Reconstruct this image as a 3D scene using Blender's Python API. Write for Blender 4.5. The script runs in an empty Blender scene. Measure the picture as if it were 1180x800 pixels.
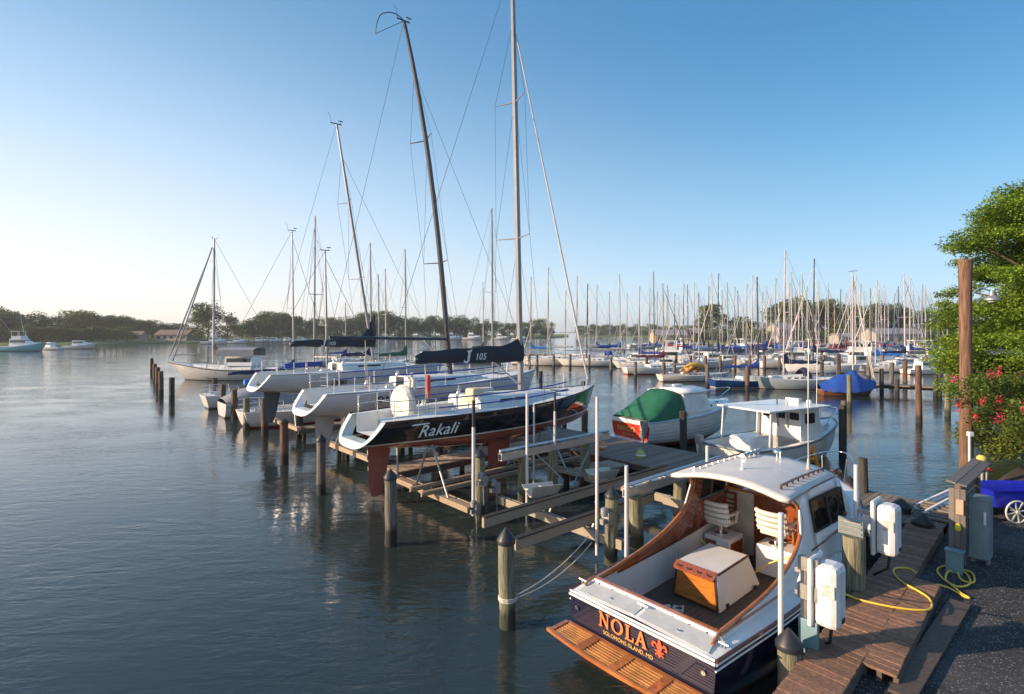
import bpy, bmesh, math, random
import numpy as np
from mathutils import Vector, Matrix
rnd = random.Random(7)
R = math.radians
sc = bpy.context.scene
col = sc.collection

# ------------------------------------------------------------ camera, sky, sun, exposure
CH = 5.4                      # eye height above the water
cd = bpy.data.cameras.new('camera'); cam = bpy.data.objects.new('camera', cd); col.objects.link(cam)
cam.location = (0, 0, CH); cam.rotation_euler = (R(90), 0, 0)
cd.sensor_width = 36; cd.lens = 36*620/1180; cd.shift_y = -18/1180
cd.clip_start = 0.1; cd.clip_end = 20000
sc.camera = cam
SUN_EL = R(17); SUN_H = Vector((-0.985, -0.17)).normalized()
w = bpy.data.worlds.new('World'); sc.world = w; w.use_nodes = True
nt = w.node_tree; bg = nt.nodes['Background']
sky = nt.nodes.new('ShaderNodeTexSky'); sky.sky_type = 'NISHITA'; sky.sun_disc = False
sky.sun_elevation = SUN_EL; sky.sun_rotation = math.atan2(SUN_H.x, SUN_H.y)
sky.air_density = 1.0; sky.dust_density = 1.1; sky.ozone_density = 3.2; sky.altitude = 0
bg.inputs[1].default_value = 0.15
# summer haze over the clear sky: cream low down towards the sun, deeper blue away from it
def sn(t, **k):
    n_ = nt.nodes.new(t)
    for a_, b_ in k.items(): setattr(n_, a_, b_)
    return n_
tcw = sn('ShaderNodeTexCoord'); spw = sn('ShaderNodeSeparateXYZ'); nt.links.new(tcw.outputs['Generated'], spw.inputs[0])
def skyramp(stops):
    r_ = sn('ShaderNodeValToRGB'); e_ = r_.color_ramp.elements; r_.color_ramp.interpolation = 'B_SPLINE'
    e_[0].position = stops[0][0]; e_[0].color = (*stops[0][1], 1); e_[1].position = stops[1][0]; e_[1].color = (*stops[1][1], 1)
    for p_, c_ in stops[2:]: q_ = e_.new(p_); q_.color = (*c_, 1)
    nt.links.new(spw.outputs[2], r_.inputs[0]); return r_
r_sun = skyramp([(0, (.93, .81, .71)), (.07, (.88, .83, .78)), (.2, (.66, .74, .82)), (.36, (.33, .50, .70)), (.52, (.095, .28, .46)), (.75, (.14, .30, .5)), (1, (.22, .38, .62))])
r_far = skyramp([(0, (.48, .60, .71)), (.06, (.42, .58, .74)), (.17, (.21, .45, .66)), (.32, (.06, .27, .49)), (.5, (.012, .145, .35)), (.75, (.08, .22, .46)), (1, (.22, .38, .62))])  # overhead stops, out of view, are brightened as added fill for the shadows
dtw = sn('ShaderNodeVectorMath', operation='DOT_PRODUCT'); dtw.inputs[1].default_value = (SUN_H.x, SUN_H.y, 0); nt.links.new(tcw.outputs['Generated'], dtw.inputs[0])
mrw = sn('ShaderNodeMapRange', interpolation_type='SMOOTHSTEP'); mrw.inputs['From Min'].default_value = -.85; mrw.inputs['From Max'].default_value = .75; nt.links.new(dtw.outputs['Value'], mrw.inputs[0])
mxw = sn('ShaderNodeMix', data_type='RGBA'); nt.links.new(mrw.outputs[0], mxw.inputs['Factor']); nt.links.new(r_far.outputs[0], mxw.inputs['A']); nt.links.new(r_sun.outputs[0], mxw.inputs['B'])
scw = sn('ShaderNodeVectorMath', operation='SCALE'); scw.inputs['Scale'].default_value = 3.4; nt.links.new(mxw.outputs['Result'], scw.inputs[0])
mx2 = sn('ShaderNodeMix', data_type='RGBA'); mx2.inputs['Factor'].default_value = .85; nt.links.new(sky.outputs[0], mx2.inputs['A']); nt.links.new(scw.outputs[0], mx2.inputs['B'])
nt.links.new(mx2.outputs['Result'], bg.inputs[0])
sd = bpy.data.lights.new('sun', 'SUN'); sd.energy = 3.7; sd.angle = R(0.6); sd.color = (1, 0.74, 0.5)
so = bpy.data.objects.new('sun', sd); col.objects.link(so)
so.rotation_euler = Vector((SUN_H.x*math.cos(SUN_EL), SUN_H.y*math.cos(SUN_EL), math.sin(SUN_EL))).to_track_quat('Z', 'Y').to_euler()
sc.view_settings.view_transform = 'Standard'; sc.view_settings.look = 'None'
sc.view_settings.exposure = 1.3; sc.view_settings.gamma = 1; sc.view_settings.use_curve_mapping = False
sc.render.engine = 'CYCLES'
sc.cycles.max_bounces = 6; sc.cycles.transparent_max_bounces = 8
sc.cycles.use_denoising = True

# ------------------------------------------------------------ helpers
A = R(41); CA, SA = math.cos(A), math.sin(A); OX, OY = 1.875, 8.26
def W(x, y, z=0):             # the marina's own grid (x towards the main dock, y along it) -> world
    return Vector((OX+x*CA-y*SA, OY+x*SA+y*CA, z))
def P(px, py, z):             # point at height z seen at a place in the photograph (layout measurements)
    Y = 620*(CH-z)/(py-382); return Vector(((px-590)/620*Y, Y, z))
def DX(px, Y, z=0): return Vector(((px-590)/620*Y, Y, z))

class MB:
    def __init__(s): s.v = []; s.f = []; s.m = []; s.mi = 0
    def add(s, vs, fs):
        n = len(s.v); s.v += [tuple(v) for v in vs]
        for f in fs: s.f.append([i+n for i in f]); s.m.append(s.mi)
        return s
    def box(s, c, d, M=None):
        x, y, z = d[0]/2, d[1]/2, d[2]/2
        vs = [Vector((a*x, b*y, e*z)) for e in (-1, 1) for a, b in ((-1,-1),(1,-1),(1,1),(-1,1))]
        if M is not None: vs = [M @ v for v in vs]
        c = Vector(c)
        return s.add([v+c for v in vs], [(3,2,1,0),(4,5,6,7),(0,1,5,4),(1,2,6,5),(2,3,7,6),(3,0,4,7)])
    def box2(s, a, b):
        return s.box([(a[i]+b[i])/2 for i in range(3)], [abs(b[i]-a[i]) for i in range(3)])
    def beam(s, p, q, wd, ht, up=(0,0,1)):
        p, q = Vector(p), Vector(q); d = q-p; L = d.length; d.normalize()
        u = Vector(up); r = d.cross(u)
        if r.length < 1e-4: r = d.cross(Vector((1,0,0)))
        r.normalize(); u = r.cross(d)
        M = Matrix((d, r, u)).transposed()
        return s.box((p+q)/2, (L, wd, ht), M)
    def tube(s, pts, r, n=8, cap=True, closed=False):
        pts = [Vector(p) for p in pts]; k = len(pts)
        rr = r if isinstance(r, (list, tuple)) else [r]*k
        rings = []; prev = None
        for i, p in enumerate(pts):
            if closed: d = pts[(i+1) % k]-pts[i-1]
            else: d = pts[min(i+1, k-1)]-pts[max(i-1, 0)]
            if d.length < 1e-9: d = Vector((0,0,1))
            d.normalize()
            if prev is None:
                a = Vector((0,0,1)) if abs(d.z) < .9 else Vector((1,0,0))
                u = d.cross(a).normalized()
            else:
                u = prev - d*prev.dot(d); u = u.normalized() if u.length > 1e-6 else d.cross(Vector((1,0,0))).normalized()
            prev = u; v = d.cross(u)
            rings.append([p+(u*math.cos(2*math.pi*j/n)+v*math.sin(2*math.pi*j/n))*rr[i] for j in range(n)])
        return s.loft(rings, True, cap and not closed, closed)
    def loft(s, rings, wrap=False, cap=False, close=False):
        n = len(rings[0]); k = len(rings); fs = []
        for i in range(k if close else k-1):
            a = i*n; b = ((i+1) % k)*n
            for j in range(n if wrap else n-1):
                j2 = (j+1) % n
                fs.append((a+j, a+j2, b+j2, b+j))
        if cap:
            fs.append(list(range(n))[::-1]); fs.append([(k-1)*n+j for j in range(n)])
        return s.add([p for r in rings for p in r], fs)
    def lathe(s, prof, c=(0,0,0), n=16):
        c = Vector(c)
        return s.loft([[c+Vector((r*math.cos(2*math.pi*j/n), r*math.sin(2*math.pi*j/n), z)) for j in range(n)] for r, z in prof], True, True)
    def prism(s, poly, z0, z1):
        n = len(poly); vs = [(x, y, z0) for x, y in poly]+[(x, y, z1) for x, y in poly]
        fs = [list(range(n))[::-1], [n+i for i in range(n)]]+[(i, (i+1) % n, n+(i+1) % n, n+i) for i in range(n)]
        return s.add(vs, fs)
    def slab(s, pts, nrm):     # polygon of 3-D points given thickness along nrm
        pts = [Vector(p) for p in pts]; nrm = Vector(nrm); n = len(pts)
        return s.add(pts+[p+nrm for p in pts], [list(range(n))[::-1], [n+i for i in range(n)]]+[(i, (i+1) % n, n+(i+1) % n, n+i) for i in range(n)])
    def ball(s, c, r, n=10, sc_=(1,1,1)):
        c = Vector(c); k = n//2+1
        rings = [[c+Vector((math.sin(math.pi*i/k)*math.cos(2*math.pi*j/n)*r*sc_[0], math.sin(math.pi*i/k)*math.sin(2*math.pi*j/n)*r*sc_[1], math.cos(math.pi*i/k)*r*sc_[2])) for j in range(n)] for i in range(1, k)]
        return s.loft(rings, True, True)
    def mesh(s, name, mats, smooth=None):
        me = bpy.data.meshes.new(name); me.from_pydata(s.v, [], s.f)
        bm = bmesh.new(); bm.from_mesh(me); bmesh.ops.recalc_face_normals(bm, faces=bm.faces); bm.to_mesh(me); bm.free()
        if not isinstance(mats, (list, tuple)): mats = [mats]
        for m in mats: me.materials.append(m)
        if len(mats) > 1: me.polygons.foreach_set('material_index', s.m)
        if smooth is not None:
            me.shade_smooth(); me.set_sharp_from_angle(angle=R(smooth))
        me.update(); return me
    def build(s, name, mats, parent=None, smooth=None, bevel=0, loc=None, rz=0):
        o = bpy.data.objects.new(name, s.mesh(name, mats, smooth)); col.objects.link(o)
        if parent is not None: o.parent = parent
        if loc is not None: o.location = loc
        if rz: o.rotation_euler.z = rz
        if bevel:
            b = o.modifiers.new('bevel', 'BEVEL'); b.width = bevel; b.segments = 2; b.limit_method = 'ANGLE'; b.angle_limit = R(40)
        return o
def thing(name, label, cat, loc=(0,0,0), rz=0, group=None):
    o = bpy.data.objects.new(name, None); col.objects.link(o)
    o.empty_display_size = .3
    o.location = loc; o.rotation_euler = (0, 0, rz)
    return tag(o, label, cat, group)
def tag(o, label, cat, group=None, kind=None):
    if label: o['label'] = label
    if cat: o['category'] = cat
    if group: o['group'] = group
    if kind: o['kind'] = kind
    return o
def struct(name, mb, m, smooth=None, loc=None):
    o = mb.build(name, m, None, smooth, 0, loc); o['kind'] = 'structure'; return o
KIDS = {}
def kids(o): return [c for c in bpy.data.objects if c.parent == o]
def copy_tree(o, parent=None, known=None):
    c = o.copy(); col.objects.link(c); c.parent = parent
    for k in (known or kids)(o): copy_tree(k, c, known)
    return c
def catmull(ts, vs, t):
    n = len(ts)
    if t <= ts[0]: return vs[0]
    if t >= ts[-1]: return vs[-1]
    i = max(j for j in range(n-1) if ts[j] <= t)
    h = ts[i+1]-ts[i]; u = (t-ts[i])/h
    def sl(k):
        if k == 0: return (vs[1]-vs[0])/(ts[1]-ts[0])
        if k == n-1: return (vs[-1]-vs[-2])/(ts[-1]-ts[-2])
        return (vs[k+1]-vs[k-1])/(ts[k+1]-ts[k-1])
    a, b = sl(i)*h, sl(i+1)*h
    return (2*u**3-3*u**2+1)*vs[i]+(u**3-2*u**2+u)*a+(-2*u**3+3*u**2)*vs[i+1]+(u**3-u**2)*b
def sag(p, q, d, n=10):
    p, q = Vector(p), Vector(q)
    return [p.lerp(q, i/n)-Vector((0, 0, d*4*(i/n)*(1-i/n))) for i in range(n+1)]
def smooth_path(pts, n=6):
    pts = [Vector(p) for p in pts]; ts = list(range(len(pts))); out = []
    for i in range((len(pts)-1)*n+1):
        t = i/n; out.append(Vector([catmull(ts, [p[k] for p in pts], t) for k in range(3)]))
    return out

# ------------------------------------------------------------ materials
MATS = {}
def mat(name, c, rough=.5, metal=0, noise=.12, nscale=3, coat=0, bump=0, bscale=30, aniso=None, spec=None, island=0, trans=0):
    if name in MATS: return MATS[name]
    m = bpy.data.materials.new(name); m.use_nodes = True; n = m.node_tree; b = n.nodes['Principled BSDF']
    b.inputs['Roughness'].default_value = rough; b.inputs['Metallic'].default_value = metal
    if coat: b.inputs['Coat Weight'].default_value = coat; b.inputs['Coat Roughness'].default_value = .05
    if spec is not None: b.inputs['Specular IOR Level'].default_value = spec
    tc = n.nodes.new('ShaderNodeTexCoord'); mp = n.nodes.new('ShaderNodeMapping')
    n.links.new(tc.outputs['Object'], mp.inputs[0])
    if aniso: mp.inputs['Scale'].default_value = aniso
    nz = n.nodes.new('ShaderNodeTexNoise'); nz.inputs['Scale'].default_value = nscale; nz.inputs['Detail'].default_value = 6; nz.inputs['Roughness'].default_value = .65
    n.links.new(mp.outputs[0], nz.inputs[0])
    mr = n.nodes.new('ShaderNodeMapRange'); mr.inputs['From Min'].default_value = .25; mr.inputs['From Max'].default_value = .75
    mr.inputs['To Min'].default_value = 1-noise*2; mr.inputs['To Max'].default_value = 1+noise
    n.links.new(nz.outputs[0], mr.inputs[0])
    val = mr.outputs[0]
    if island:
        g = n.nodes.new('ShaderNodeNewGeometry'); r2 = n.nodes.new('ShaderNodeMapRange')
        r2.inputs['To Min'].default_value = 1-island; r2.inputs['To Max'].default_value = 1+island
        n.links.new(g.outputs['Random Per Island'], r2.inputs[0])
        mu = n.nodes.new('ShaderNodeMath'); mu.operation = 'MULTIPLY'
        n.links.new(val, mu.inputs[0]); n.links.new(r2.outputs[0], mu.inputs[1]); val = mu.outputs[0]
    vm = n.nodes.new('ShaderNodeVectorMath'); vm.operation = 'SCALE'; vm.inputs[0].default_value = c[:3]
    n.links.new(val, vm.inputs['Scale'])
    n.links.new(vm.outputs[0], b.inputs['Base Color'])
    if bump:
        bz = n.nodes.new('ShaderNodeTexNoise'); bz.inputs['Scale'].default_value = bscale; bz.inputs['Detail'].default_value = 4
        n.links.new(mp.outputs[0], bz.inputs[0])
        bp = n.nodes.new('ShaderNodeBump'); bp.inputs['Strength'].default_value = bump; bp.inputs['Distance'].default_value = .02
        n.links.new(bz.outputs[0], bp.inputs['Height']); n.links.new(bp.outputs[0], b.inputs['Normal'])
    if trans:
        tr = n.nodes.new('ShaderNodeBsdfTranslucent'); mx = n.nodes.new('ShaderNodeMixShader'); mx.inputs[0].default_value = trans
        n.links.new(vm.outputs[0], tr.inputs[0]); n.links.new(b.outputs[0], mx.inputs[1]); n.links.new(tr.outputs[0], mx.inputs[2])
        n.links.new(mx.outputs[0], n.nodes['Material Output'].inputs[0])
    MATS[name] = m; return m
def hullmat(name, bands, rough=.18, coat=.4, noise=.06):
    """bands: list of (z from, colour), lowest first: paint bands of a hull at fixed heights above its waterline"""
    if name in MATS: return MATS[name]
    m = bpy.data.materials.new(name); m.use_nodes = True; n = m.node_tree; b = n.nodes['Principled BSDF']
    b.inputs['Roughness'].default_value = rough; b.inputs['Coat Weight'].default_value = coat
    tc = n.nodes.new('ShaderNodeTexCoord'); sp = n.nodes.new('ShaderNodeSeparateXYZ'); n.links.new(tc.outputs['Object'], sp.inputs[0])
    mr = n.nodes.new('ShaderNodeMapRange'); mr.inputs['From Min'].default_value = -3; mr.inputs['From Max'].default_value = 3
    n.links.new(sp.outputs[2], mr.inputs[0])
    cr = n.nodes.new('ShaderNodeValToRGB'); cr.color_ramp.interpolation = 'CONSTANT'
    e = cr.color_ramp.elements; e[0].position = 0; e[0].color = (*bands[0][1], 1)
    e.remove(e[1])
    for z, c in bands[1:]:
        q = e.new((z+3)/6); q.color = (*c, 1)
    n.links.new(mr.outputs[0], cr.inputs[0])
    nz = n.nodes.new('ShaderNodeTexNoise'); nz.inputs['Scale'].default_value = 2.2; nz.inputs['Detail'].default_value = 7
    mp = n.nodes.new('ShaderNodeMapping'); mp.inputs['Scale'].default_value = (.6, .6, 2.5); n.links.new(tc.outputs['Object'], mp.inputs[0]); n.links.new(mp.outputs[0], nz.inputs[0])
    m2 = n.nodes.new('ShaderNodeMapRange'); m2.inputs['From Min'].default_value = .3; m2.inputs['From Max'].default_value = .7
    m2.inputs['To Min'].default_value = 1-2*noise; m2.inputs['To Max'].default_value = 1+noise; n.links.new(nz.outputs[0], m2.inputs[0])
    vm = n.nodes.new('ShaderNodeVectorMath'); vm.operation = 'SCALE'; n.links.new(cr.outputs[0], vm.inputs[0]); n.links.new(m2.outputs[0], vm.inputs['Scale'])
    n.links.new(vm.outputs[0], b.inputs['Base Color'])
    MATS[name] = m; return m
def plankmat(name, c, island=.25, rough=.75, grain=(1, 1, 1), bump=.5, coat=0, noise=.25):
    return mat(name, c, rough, noise=noise, nscale=6, aniso=grain, island=island, bump=bump, bscale=14, coat=coat)

white = mat('white_gelcoat', (.74, .74, .73), .28, coat=.3, noise=.05)
white_dull = mat('white_nonskid', (.62, .64, .64), .6, noise=.08, nscale=5)
grey_deck = mat('grey_nonskid', (.42, .44, .44), .65, noise=.1, nscale=6, bump=.2, bscale=80)
cream = mat('cream_paint', (.62, .58, .5), .5)
navy = mat('navy_paint', (.012, .014, .035), .12, coat=.5, noise=.1)
teak = mat('varnished_teak', (.42, .13, .03), .25, noise=.4, nscale=4, coat=.8, aniso=(1, 14, 14))
teak_x = mat('varnished_teak_cross', (.46, .15, .035), .25, noise=.35, nscale=4, coat=.8, aniso=(10, 1, 14), island=.2)
mahog = mat('varnished_mahogany', (.26, .065, .018), .22, noise=.35, nscale=3, coat=.9, aniso=(2, 10, 10))
brownrail = mat('brown_rail', (.09, .03, .015), .3, coat=.5)
sole_m = plankmat('grey_teak_sole', (.085, .065, .055), .2, grain=(1, 12, 12))
alu = mat('aluminium', (.6, .61, .62), .35, .85, noise=.12, nscale=8)
galv = mat('galvanised_steel', (.3, .31, .32), .5, .6, noise=.2, nscale=10)
steel = mat('stainless', (.7, .7, .7), .2, 1, noise=.05)
pvc = mat('white_pvc', (.55, .55, .57), .4, noise=.12, nscale=2, aniso=(3, 3, .6))
black = mat('black_rubber', (.018, .018, .02), .5)
blackcap = mat('black_pile_cap', (.02, .022, .026), .45, noise=.3)
def clear_glass():
    m = bpy.data.materials.new('tinted_clear_glass'); m.use_nodes = True; n = m.node_tree; out = n.nodes['Material Output']; n.nodes.remove(n.nodes['Principled BSDF'])
    t_ = n.nodes.new('ShaderNodeBsdfTransparent'); t_.inputs[0].default_value = (.62, .66, .68, 1); g_ = n.nodes.new('ShaderNodeBsdfGlossy'); g_.inputs['Roughness'].default_value = .03
    f_ = n.nodes.new('ShaderNodeFresnel'); f_.inputs[0].default_value = 1.5; x_ = n.nodes.new('ShaderNodeMixShader')
    n.links.new(f_.outputs[0], x_.inputs[0]); n.links.new(t_.outputs[0], x_.inputs[1]); n.links.new(g_.outputs[0], x_.inputs[2]); n.links.new(x_.outputs[0], out.inputs[0]); return m
clearg = clear_glass()
glass = mat('dark_window', (.02, .025, .03), .05, noise=.02, spec=.8)
antifoul = mat('red_antifouling', (.33, .085, .06), .75, noise=.15, nscale=4)
greyfoul = mat('grey_antifouling', (.09, .1, .12), .7)
whitefoul = mat('pale_antifouling', (.55, .5, .46), .7, noise=.15)
mast_alu = mat('mast_aluminium', (.27, .27, .28), .4, .3, noise=.08)
mast_lt = mat('mast_painted_white', (.42, .38, .38), .4, noise=.06)
mast_dk = mat('mast_carbon_black', (.035, .032, .035), .3, coat=.4)
mast_wood = mat('mast_varnished_wood', (.5, .24, .09), .35, coat=.3)
wire = mat('rigging_wire', (.13, .13, .14), .4, .7)
rope_y = mat('yellow_hose', (.72, .5, .06), .45, noise=.08)
rope_w = mat('pale_rope', (.5, .47, .42), .8)
rope_b = mat('blue_rope_cover', (.02, .05, .35), .6)
cv_black = mat('charcoal_canvas', (.025, .028, .038), .8, bump=.4, bscale=5)
cv_blue = mat('blue_canvas', (.015, .05, .28), .75, bump=.4, bscale=5)
cv_bright = mat('bright_blue_canvas', (.02, .17, .55), .75, bump=.4, bscale=5)
cv_navy = mat('navy_canvas', (.015, .022, .07), .75, bump=.4, bscale=5)
cv_green = mat('green_canvas', (.01, .12, .058), .7, noise=.2, nscale=2, bump=.6, bscale=4)
cv_red = mat('red_canvas', (.45, .03, .04), .75, bump=.4, bscale=5)
cv_maroon = mat('maroon_canvas', (.16, .02, .035), .75, bump=.4, bscale=5)
cv_white = mat('cream_canvas', (.6, .56, .5), .8, bump=.5, bscale=5)
cv_grey = mat('grey_canvas', (.22, .24, .27), .85, bump=.4, bscale=5)
cv_brown = mat('tan_canvas', (.28, .17, .1), .85, bump=.4, bscale=5)
pale_teal = mat('pale_teal_paint', (.42, .52, .55), .35, coat=.3)
orange_p = mat('orange_letters', (.8, .2, .06), .4)
gold_p = mat('gold_letters', (.65, .42, .12), .4)
white_p = mat('white_letters', (.75, .75, .75), .4)
black_p = mat('black_letters', (.02, .02, .025), .4)
red_p = mat('red_paint', (.5, .03, .015), .3, coat=.4)
red_bar = mat('dull_red_paint', (.3, .035, .03), .6)
bluecart = mat('blue_plastic', (.012, .02, .42), .35, noise=.1)
orange_pl = mat('orange_plastic', (.85, .3, .03), .4)
yellow_pl = mat('yellow_plastic', (.8, .6, .03), .4)
teal_box = mat('painted_teal_steel', (.16, .27, .3), .45, noise=.12)
grey_box = mat('painted_grey_steel', (.17, .22, .24), .45, noise=.15)
deckwood = plankmat('deck_planks', (.23, .125, .078), .22, grain=(3, 3, 3), noise=.3)
dockwood = plankmat('weathered_planks', (.2, .16, .125), .28, grain=(3, 3, 3), noise=.3)
sunwood = plankmat('sunlit_weathered_planks', (.36, .27, .19), .25, grain=(3, 3, 3), noise=.3)  # paler copy of the weathered planks, sunlight put into the colour
beamwood = plankmat('pressure_treated_beam', (.34, .29, .22), .1, grain=(1, 8, 8), noise=.25)
darkbeam = plankmat('old_dark_timber', (.1, .075, .06), .2, grain=(2, 8, 8), noise=.3)
bunkcarpet = mat('black_bunk_carpet', (.02, .02, .022), .95, bump=.5, bscale=60)
roofwood = plankmat('grey_roof_boards', (.16, .14, .13), .3, grain=(1, 10, 10))

def pilemat(name, dry, wet, zw):
    if name in MATS: return MATS[name]
    m = mat(name, dry, .85, noise=.5, nscale=2.6, aniso=(7, 7, .45), bump=1.0, bscale=9)
    n = m.node_tree; b = n.nodes['Principled BSDF']
    geo = n.nodes.new('ShaderNodeNewGeometry'); sp = n.nodes.new('ShaderNodeSeparateXYZ'); n.links.new(geo.outputs['Position'], sp.inputs[0])
    nz = n.nodes.new('ShaderNodeTexNoise'); nz.inputs['Scale'].default_value = 3
    n.links.new(geo.outputs['Position'], nz.inputs[0])
    ad = n.nodes.new('ShaderNodeMath'); ad.operation = 'MULTIPLY_ADD'; ad.inputs[1].default_value = -.5
    n.links.new(nz.outputs[0], ad.inputs[0]); n.links.new(sp.outputs[2], ad.inputs[2])
    cr = n.nodes.new('ShaderNodeMapRange'); cr.inputs['From Min'].default_value = zw-.3; cr.inputs['From Max'].default_value = zw-.12
    n.links.new(ad.outputs[0], cr.inputs[0])
    src = b.inputs['Base Color'].links[0].from_socket
    mx = n.nodes.new('ShaderNodeMix'); mx.data_type = 'RGBA'; mx.inputs['A'].default_value = (*wet, 1)
    n.links.new(cr.outputs[0], mx.inputs['Factor']); n.links.new(src, mx.inputs['B']); n.links.new(mx.outputs['Result'], b.inputs['Base Color'])
    return m
pile_green = pilemat('pile_wood_green', (.22, .21, .14), (.035, .04, .025), .35)
pile_brown = pilemat('pile_wood_brown', (.15, .085, .06), (.025, .022, .02), .4)
pile_grey = pilemat('pile_wood_grey', (.17, .15, .13), (.02, .02, .02), .4)
pile_dark = pilemat('pile_wood_dark', (.06, .052, .045), (.012, .012, .012), .4)

def textmesh(txt, size, depth=.004, shear=0, extrude=True, spacing=1.0):
    cu = bpy.data.curves.new('t', 'FONT'); cu.body = txt; cu.size = size; cu.shear = shear; cu.space_character = spacing
    cu.extrude = depth; cu.align_x = 'CENTER'; cu.align_y = 'CENTER'; cu.resolution_u = 3
    o = bpy.data.objects.new('t', cu); col.objects.link(o)
    bpy.context.view_layer.update()
    me = bpy.data.meshes.new_from_object(o.evaluated_get(bpy.context.evaluated_depsgraph_get()))
    bpy.data.objects.remove(o); bpy.data.curves.remove(cu)
    return me
def place_text(name, txt, size, m, parent, org, xdir, nrm, **k):
    me = textmesh(txt, size, **k); me.materials.clear(); me.materials.append(m)
    o = bpy.data.objects.new(name, me); col.objects.link(o); o.parent = parent
    x = Vector(xdir).normalized(); z = Vector(nrm).normalized(); y = z.cross(x).normalized(); x = y.cross(z)
    M = Matrix((x, y, z)).transposed().to_4x4(); M.translation = Vector(org)
    o.matrix_local = M; return o
def poly_mark(name, polys, m, parent, org, xdir, nrm, th=.006):
    """flat emblem / lettering of given outline polygons, applied on a surface"""
    mb = MB(); x = Vector(xdir).normalized(); z = Vector(nrm).normalized(); y = z.cross(x).normalized()
    for pl in polys: mb.slab([Vector(org)+x*a+y*b for a, b in pl], z*th)
    return mb.build(name, m, parent)

# ------------------------------------------------------------ water, land
def water_mat():
    m = bpy.data.materials.new('river_water'); m.use_nodes = True; n = m.node_tree; b = n.nodes['Principled BSDF']
    b.inputs['Base Color'].default_value = (.02, .03, .028, 1); b.inputs['Roughness'].default_value = .03; b.inputs['IOR'].default_value = 1.5
    geo = n.nodes.new('ShaderNodeNewGeometry')
    def wave(scale, rot, st, det, dist):
        mp = n.nodes.new('ShaderNodeMapping'); mp.inputs['Rotation'].default_value = (0, 0, R(rot)); mp.inputs['Scale'].default_value = (scale, scale*st, 1)
        n.links.new(geo.outputs['Position'], mp.inputs[0])
        z = n.nodes.new('ShaderNodeTexNoise'); z.inputs['Scale'].default_value = 1; z.inputs['Detail'].default_value = det; z.inputs['Distortion'].default_value = dist
        n.links.new(mp.outputs[0], z.inputs[0]); return z.outputs[0]
    a = wave(1.0, -22, 2.6, 3, .6); c = wave(4.2, 8, 2.2, 4, .8); d = wave(.16, 20, 2, 2, 0)
    m1 = n.nodes.new('ShaderNodeMath'); m1.operation = 'MULTIPLY_ADD'; m1.inputs[1].default_value = .34; n.links.new(c, m1.inputs[0]); n.links.new(a, m1.inputs[2])
    # broad calmer and rougher patches
    mr = n.nodes.new('ShaderNodeMapRange'); mr.inputs['From Min'].default_value = .35; mr.inputs['From Max'].default_value = .65; mr.inputs['To Min'].default_value = .25; mr.inputs['To Max'].default_value = 1.15
    n.links.new(d, mr.inputs[0])
    bp = n.nodes.new('ShaderNodeBump'); bp.inputs['Distance'].default_value = .026
    n.links.new(mr.outputs[0], bp.inputs['Strength']); n.links.new(m1.outputs[0], bp.inputs['Height'])
    n.links.new(bp.outputs[0], b.inputs['Normal']); return m
mb = MB(); mb.add([(-3600, -200, 0), (3600, -200, 0), (3600, 3400, 0), (-3600, 3400, 0)], [(0, 1, 2, 3)])
struct('water', mb, water_mat())

def gravel_mat():
    m = mat('dark_gravel', (.045, .048, .055), .95, noise=.5, nscale=.9)
    n = m.node_tree; b = n.nodes['Principled BSDF']; geo = n.nodes.new('ShaderNodeNewGeometry')
    vo = n.nodes.new('ShaderNodeTexVoronoi'); vo.inputs['Scale'].default_value = 62; n.links.new(geo.outputs['Position'], vo.inputs[0])
    bw = n.nodes.new('ShaderNodeSeparateColor'); n.links.new(vo.outputs['Color'], bw.inputs[0])
    cr = n.nodes.new('ShaderNodeMapRange'); cr.inputs['From Min'].default_value = .90; cr.inputs['From Max'].default_value = 1.0; n.links.new(bw.outputs[0], cr.inputs[0])
    src = b.inputs['Base Color'].links[0].from_socket
    mx = n.nodes.new('ShaderNodeMix'); mx.data_type = 'RGBA'; mx.inputs['B'].default_value = (.26, .27, .29, 1)
    n.links.new(cr.outputs[0], mx.inputs['Factor']); n.links.new(src, mx.inputs['A'])
    mu = n.nodes.new('ShaderNodeVectorMath'); mu.operation = 'SCALE'; m2 = n.nodes.new('ShaderNodeMapRange'); m2.inputs['To Min'].default_value = .55; m2.inputs['To Max'].default_value = 1.4
    n.links.new(bw.outputs[1], m2.inputs[0]); n.links.new(mx.outputs['Result'], mu.inputs[0]); n.links.new(m2.outputs[0], mu.inputs['Scale'])
    n.links.new(mu.outputs[0], b.inputs['Base Color'])
    bp = n.nodes.new('ShaderNodeBump'); bp.inputs['Strength'].default_value = 1; bp.inputs['Distance'].default_value = .02
    n.links.new(vo.outputs['Distance'], bp.inputs['Height']); bp.invert = True; n.links.new(bp.outputs[0], b.inputs['Normal']); return m
gravel = gravel_mat()
soil = mat('dark_soil', (.04, .03, .022), .95, noise=.35, nscale=3, bump=1, bscale=8)
grass_m = mat('shore_grass', (.09, .13, .03), .9, noise=.35, nscale=.4)
shore_m = mat('shore_mud_and_brush', (.05, .045, .03), .95, noise=.4, nscale=.3)
# thin summer haze over the river: one closed box of even, pale air round everything
mb = MB(); mb.box2((-3800, -400, -3), (3800, 3600, 45))
hz = mb.build('haze', [])
hm = bpy.data.materials.new('river_haze'); hm.use_nodes = True; hn = hm.node_tree
for q in list(hn.nodes):
    if q.type == 'BSDF_PRINCIPLED': hn.nodes.remove(q)
pv = hn.nodes.new('ShaderNodeVolumePrincipled'); pv.inputs['Color'].default_value = (.92, .95, 1, 1); pv.inputs['Density'].default_value = .00025; pv.inputs['Anisotropy'].default_value = .3
hn.links.new(pv.outputs[0], hn.nodes['Material Output'].inputs['Volume']); hz.data.materials.append(hm)
tag(hz, 'thin pale haze in the air over the river', 'haze', kind='stuff')
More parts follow.
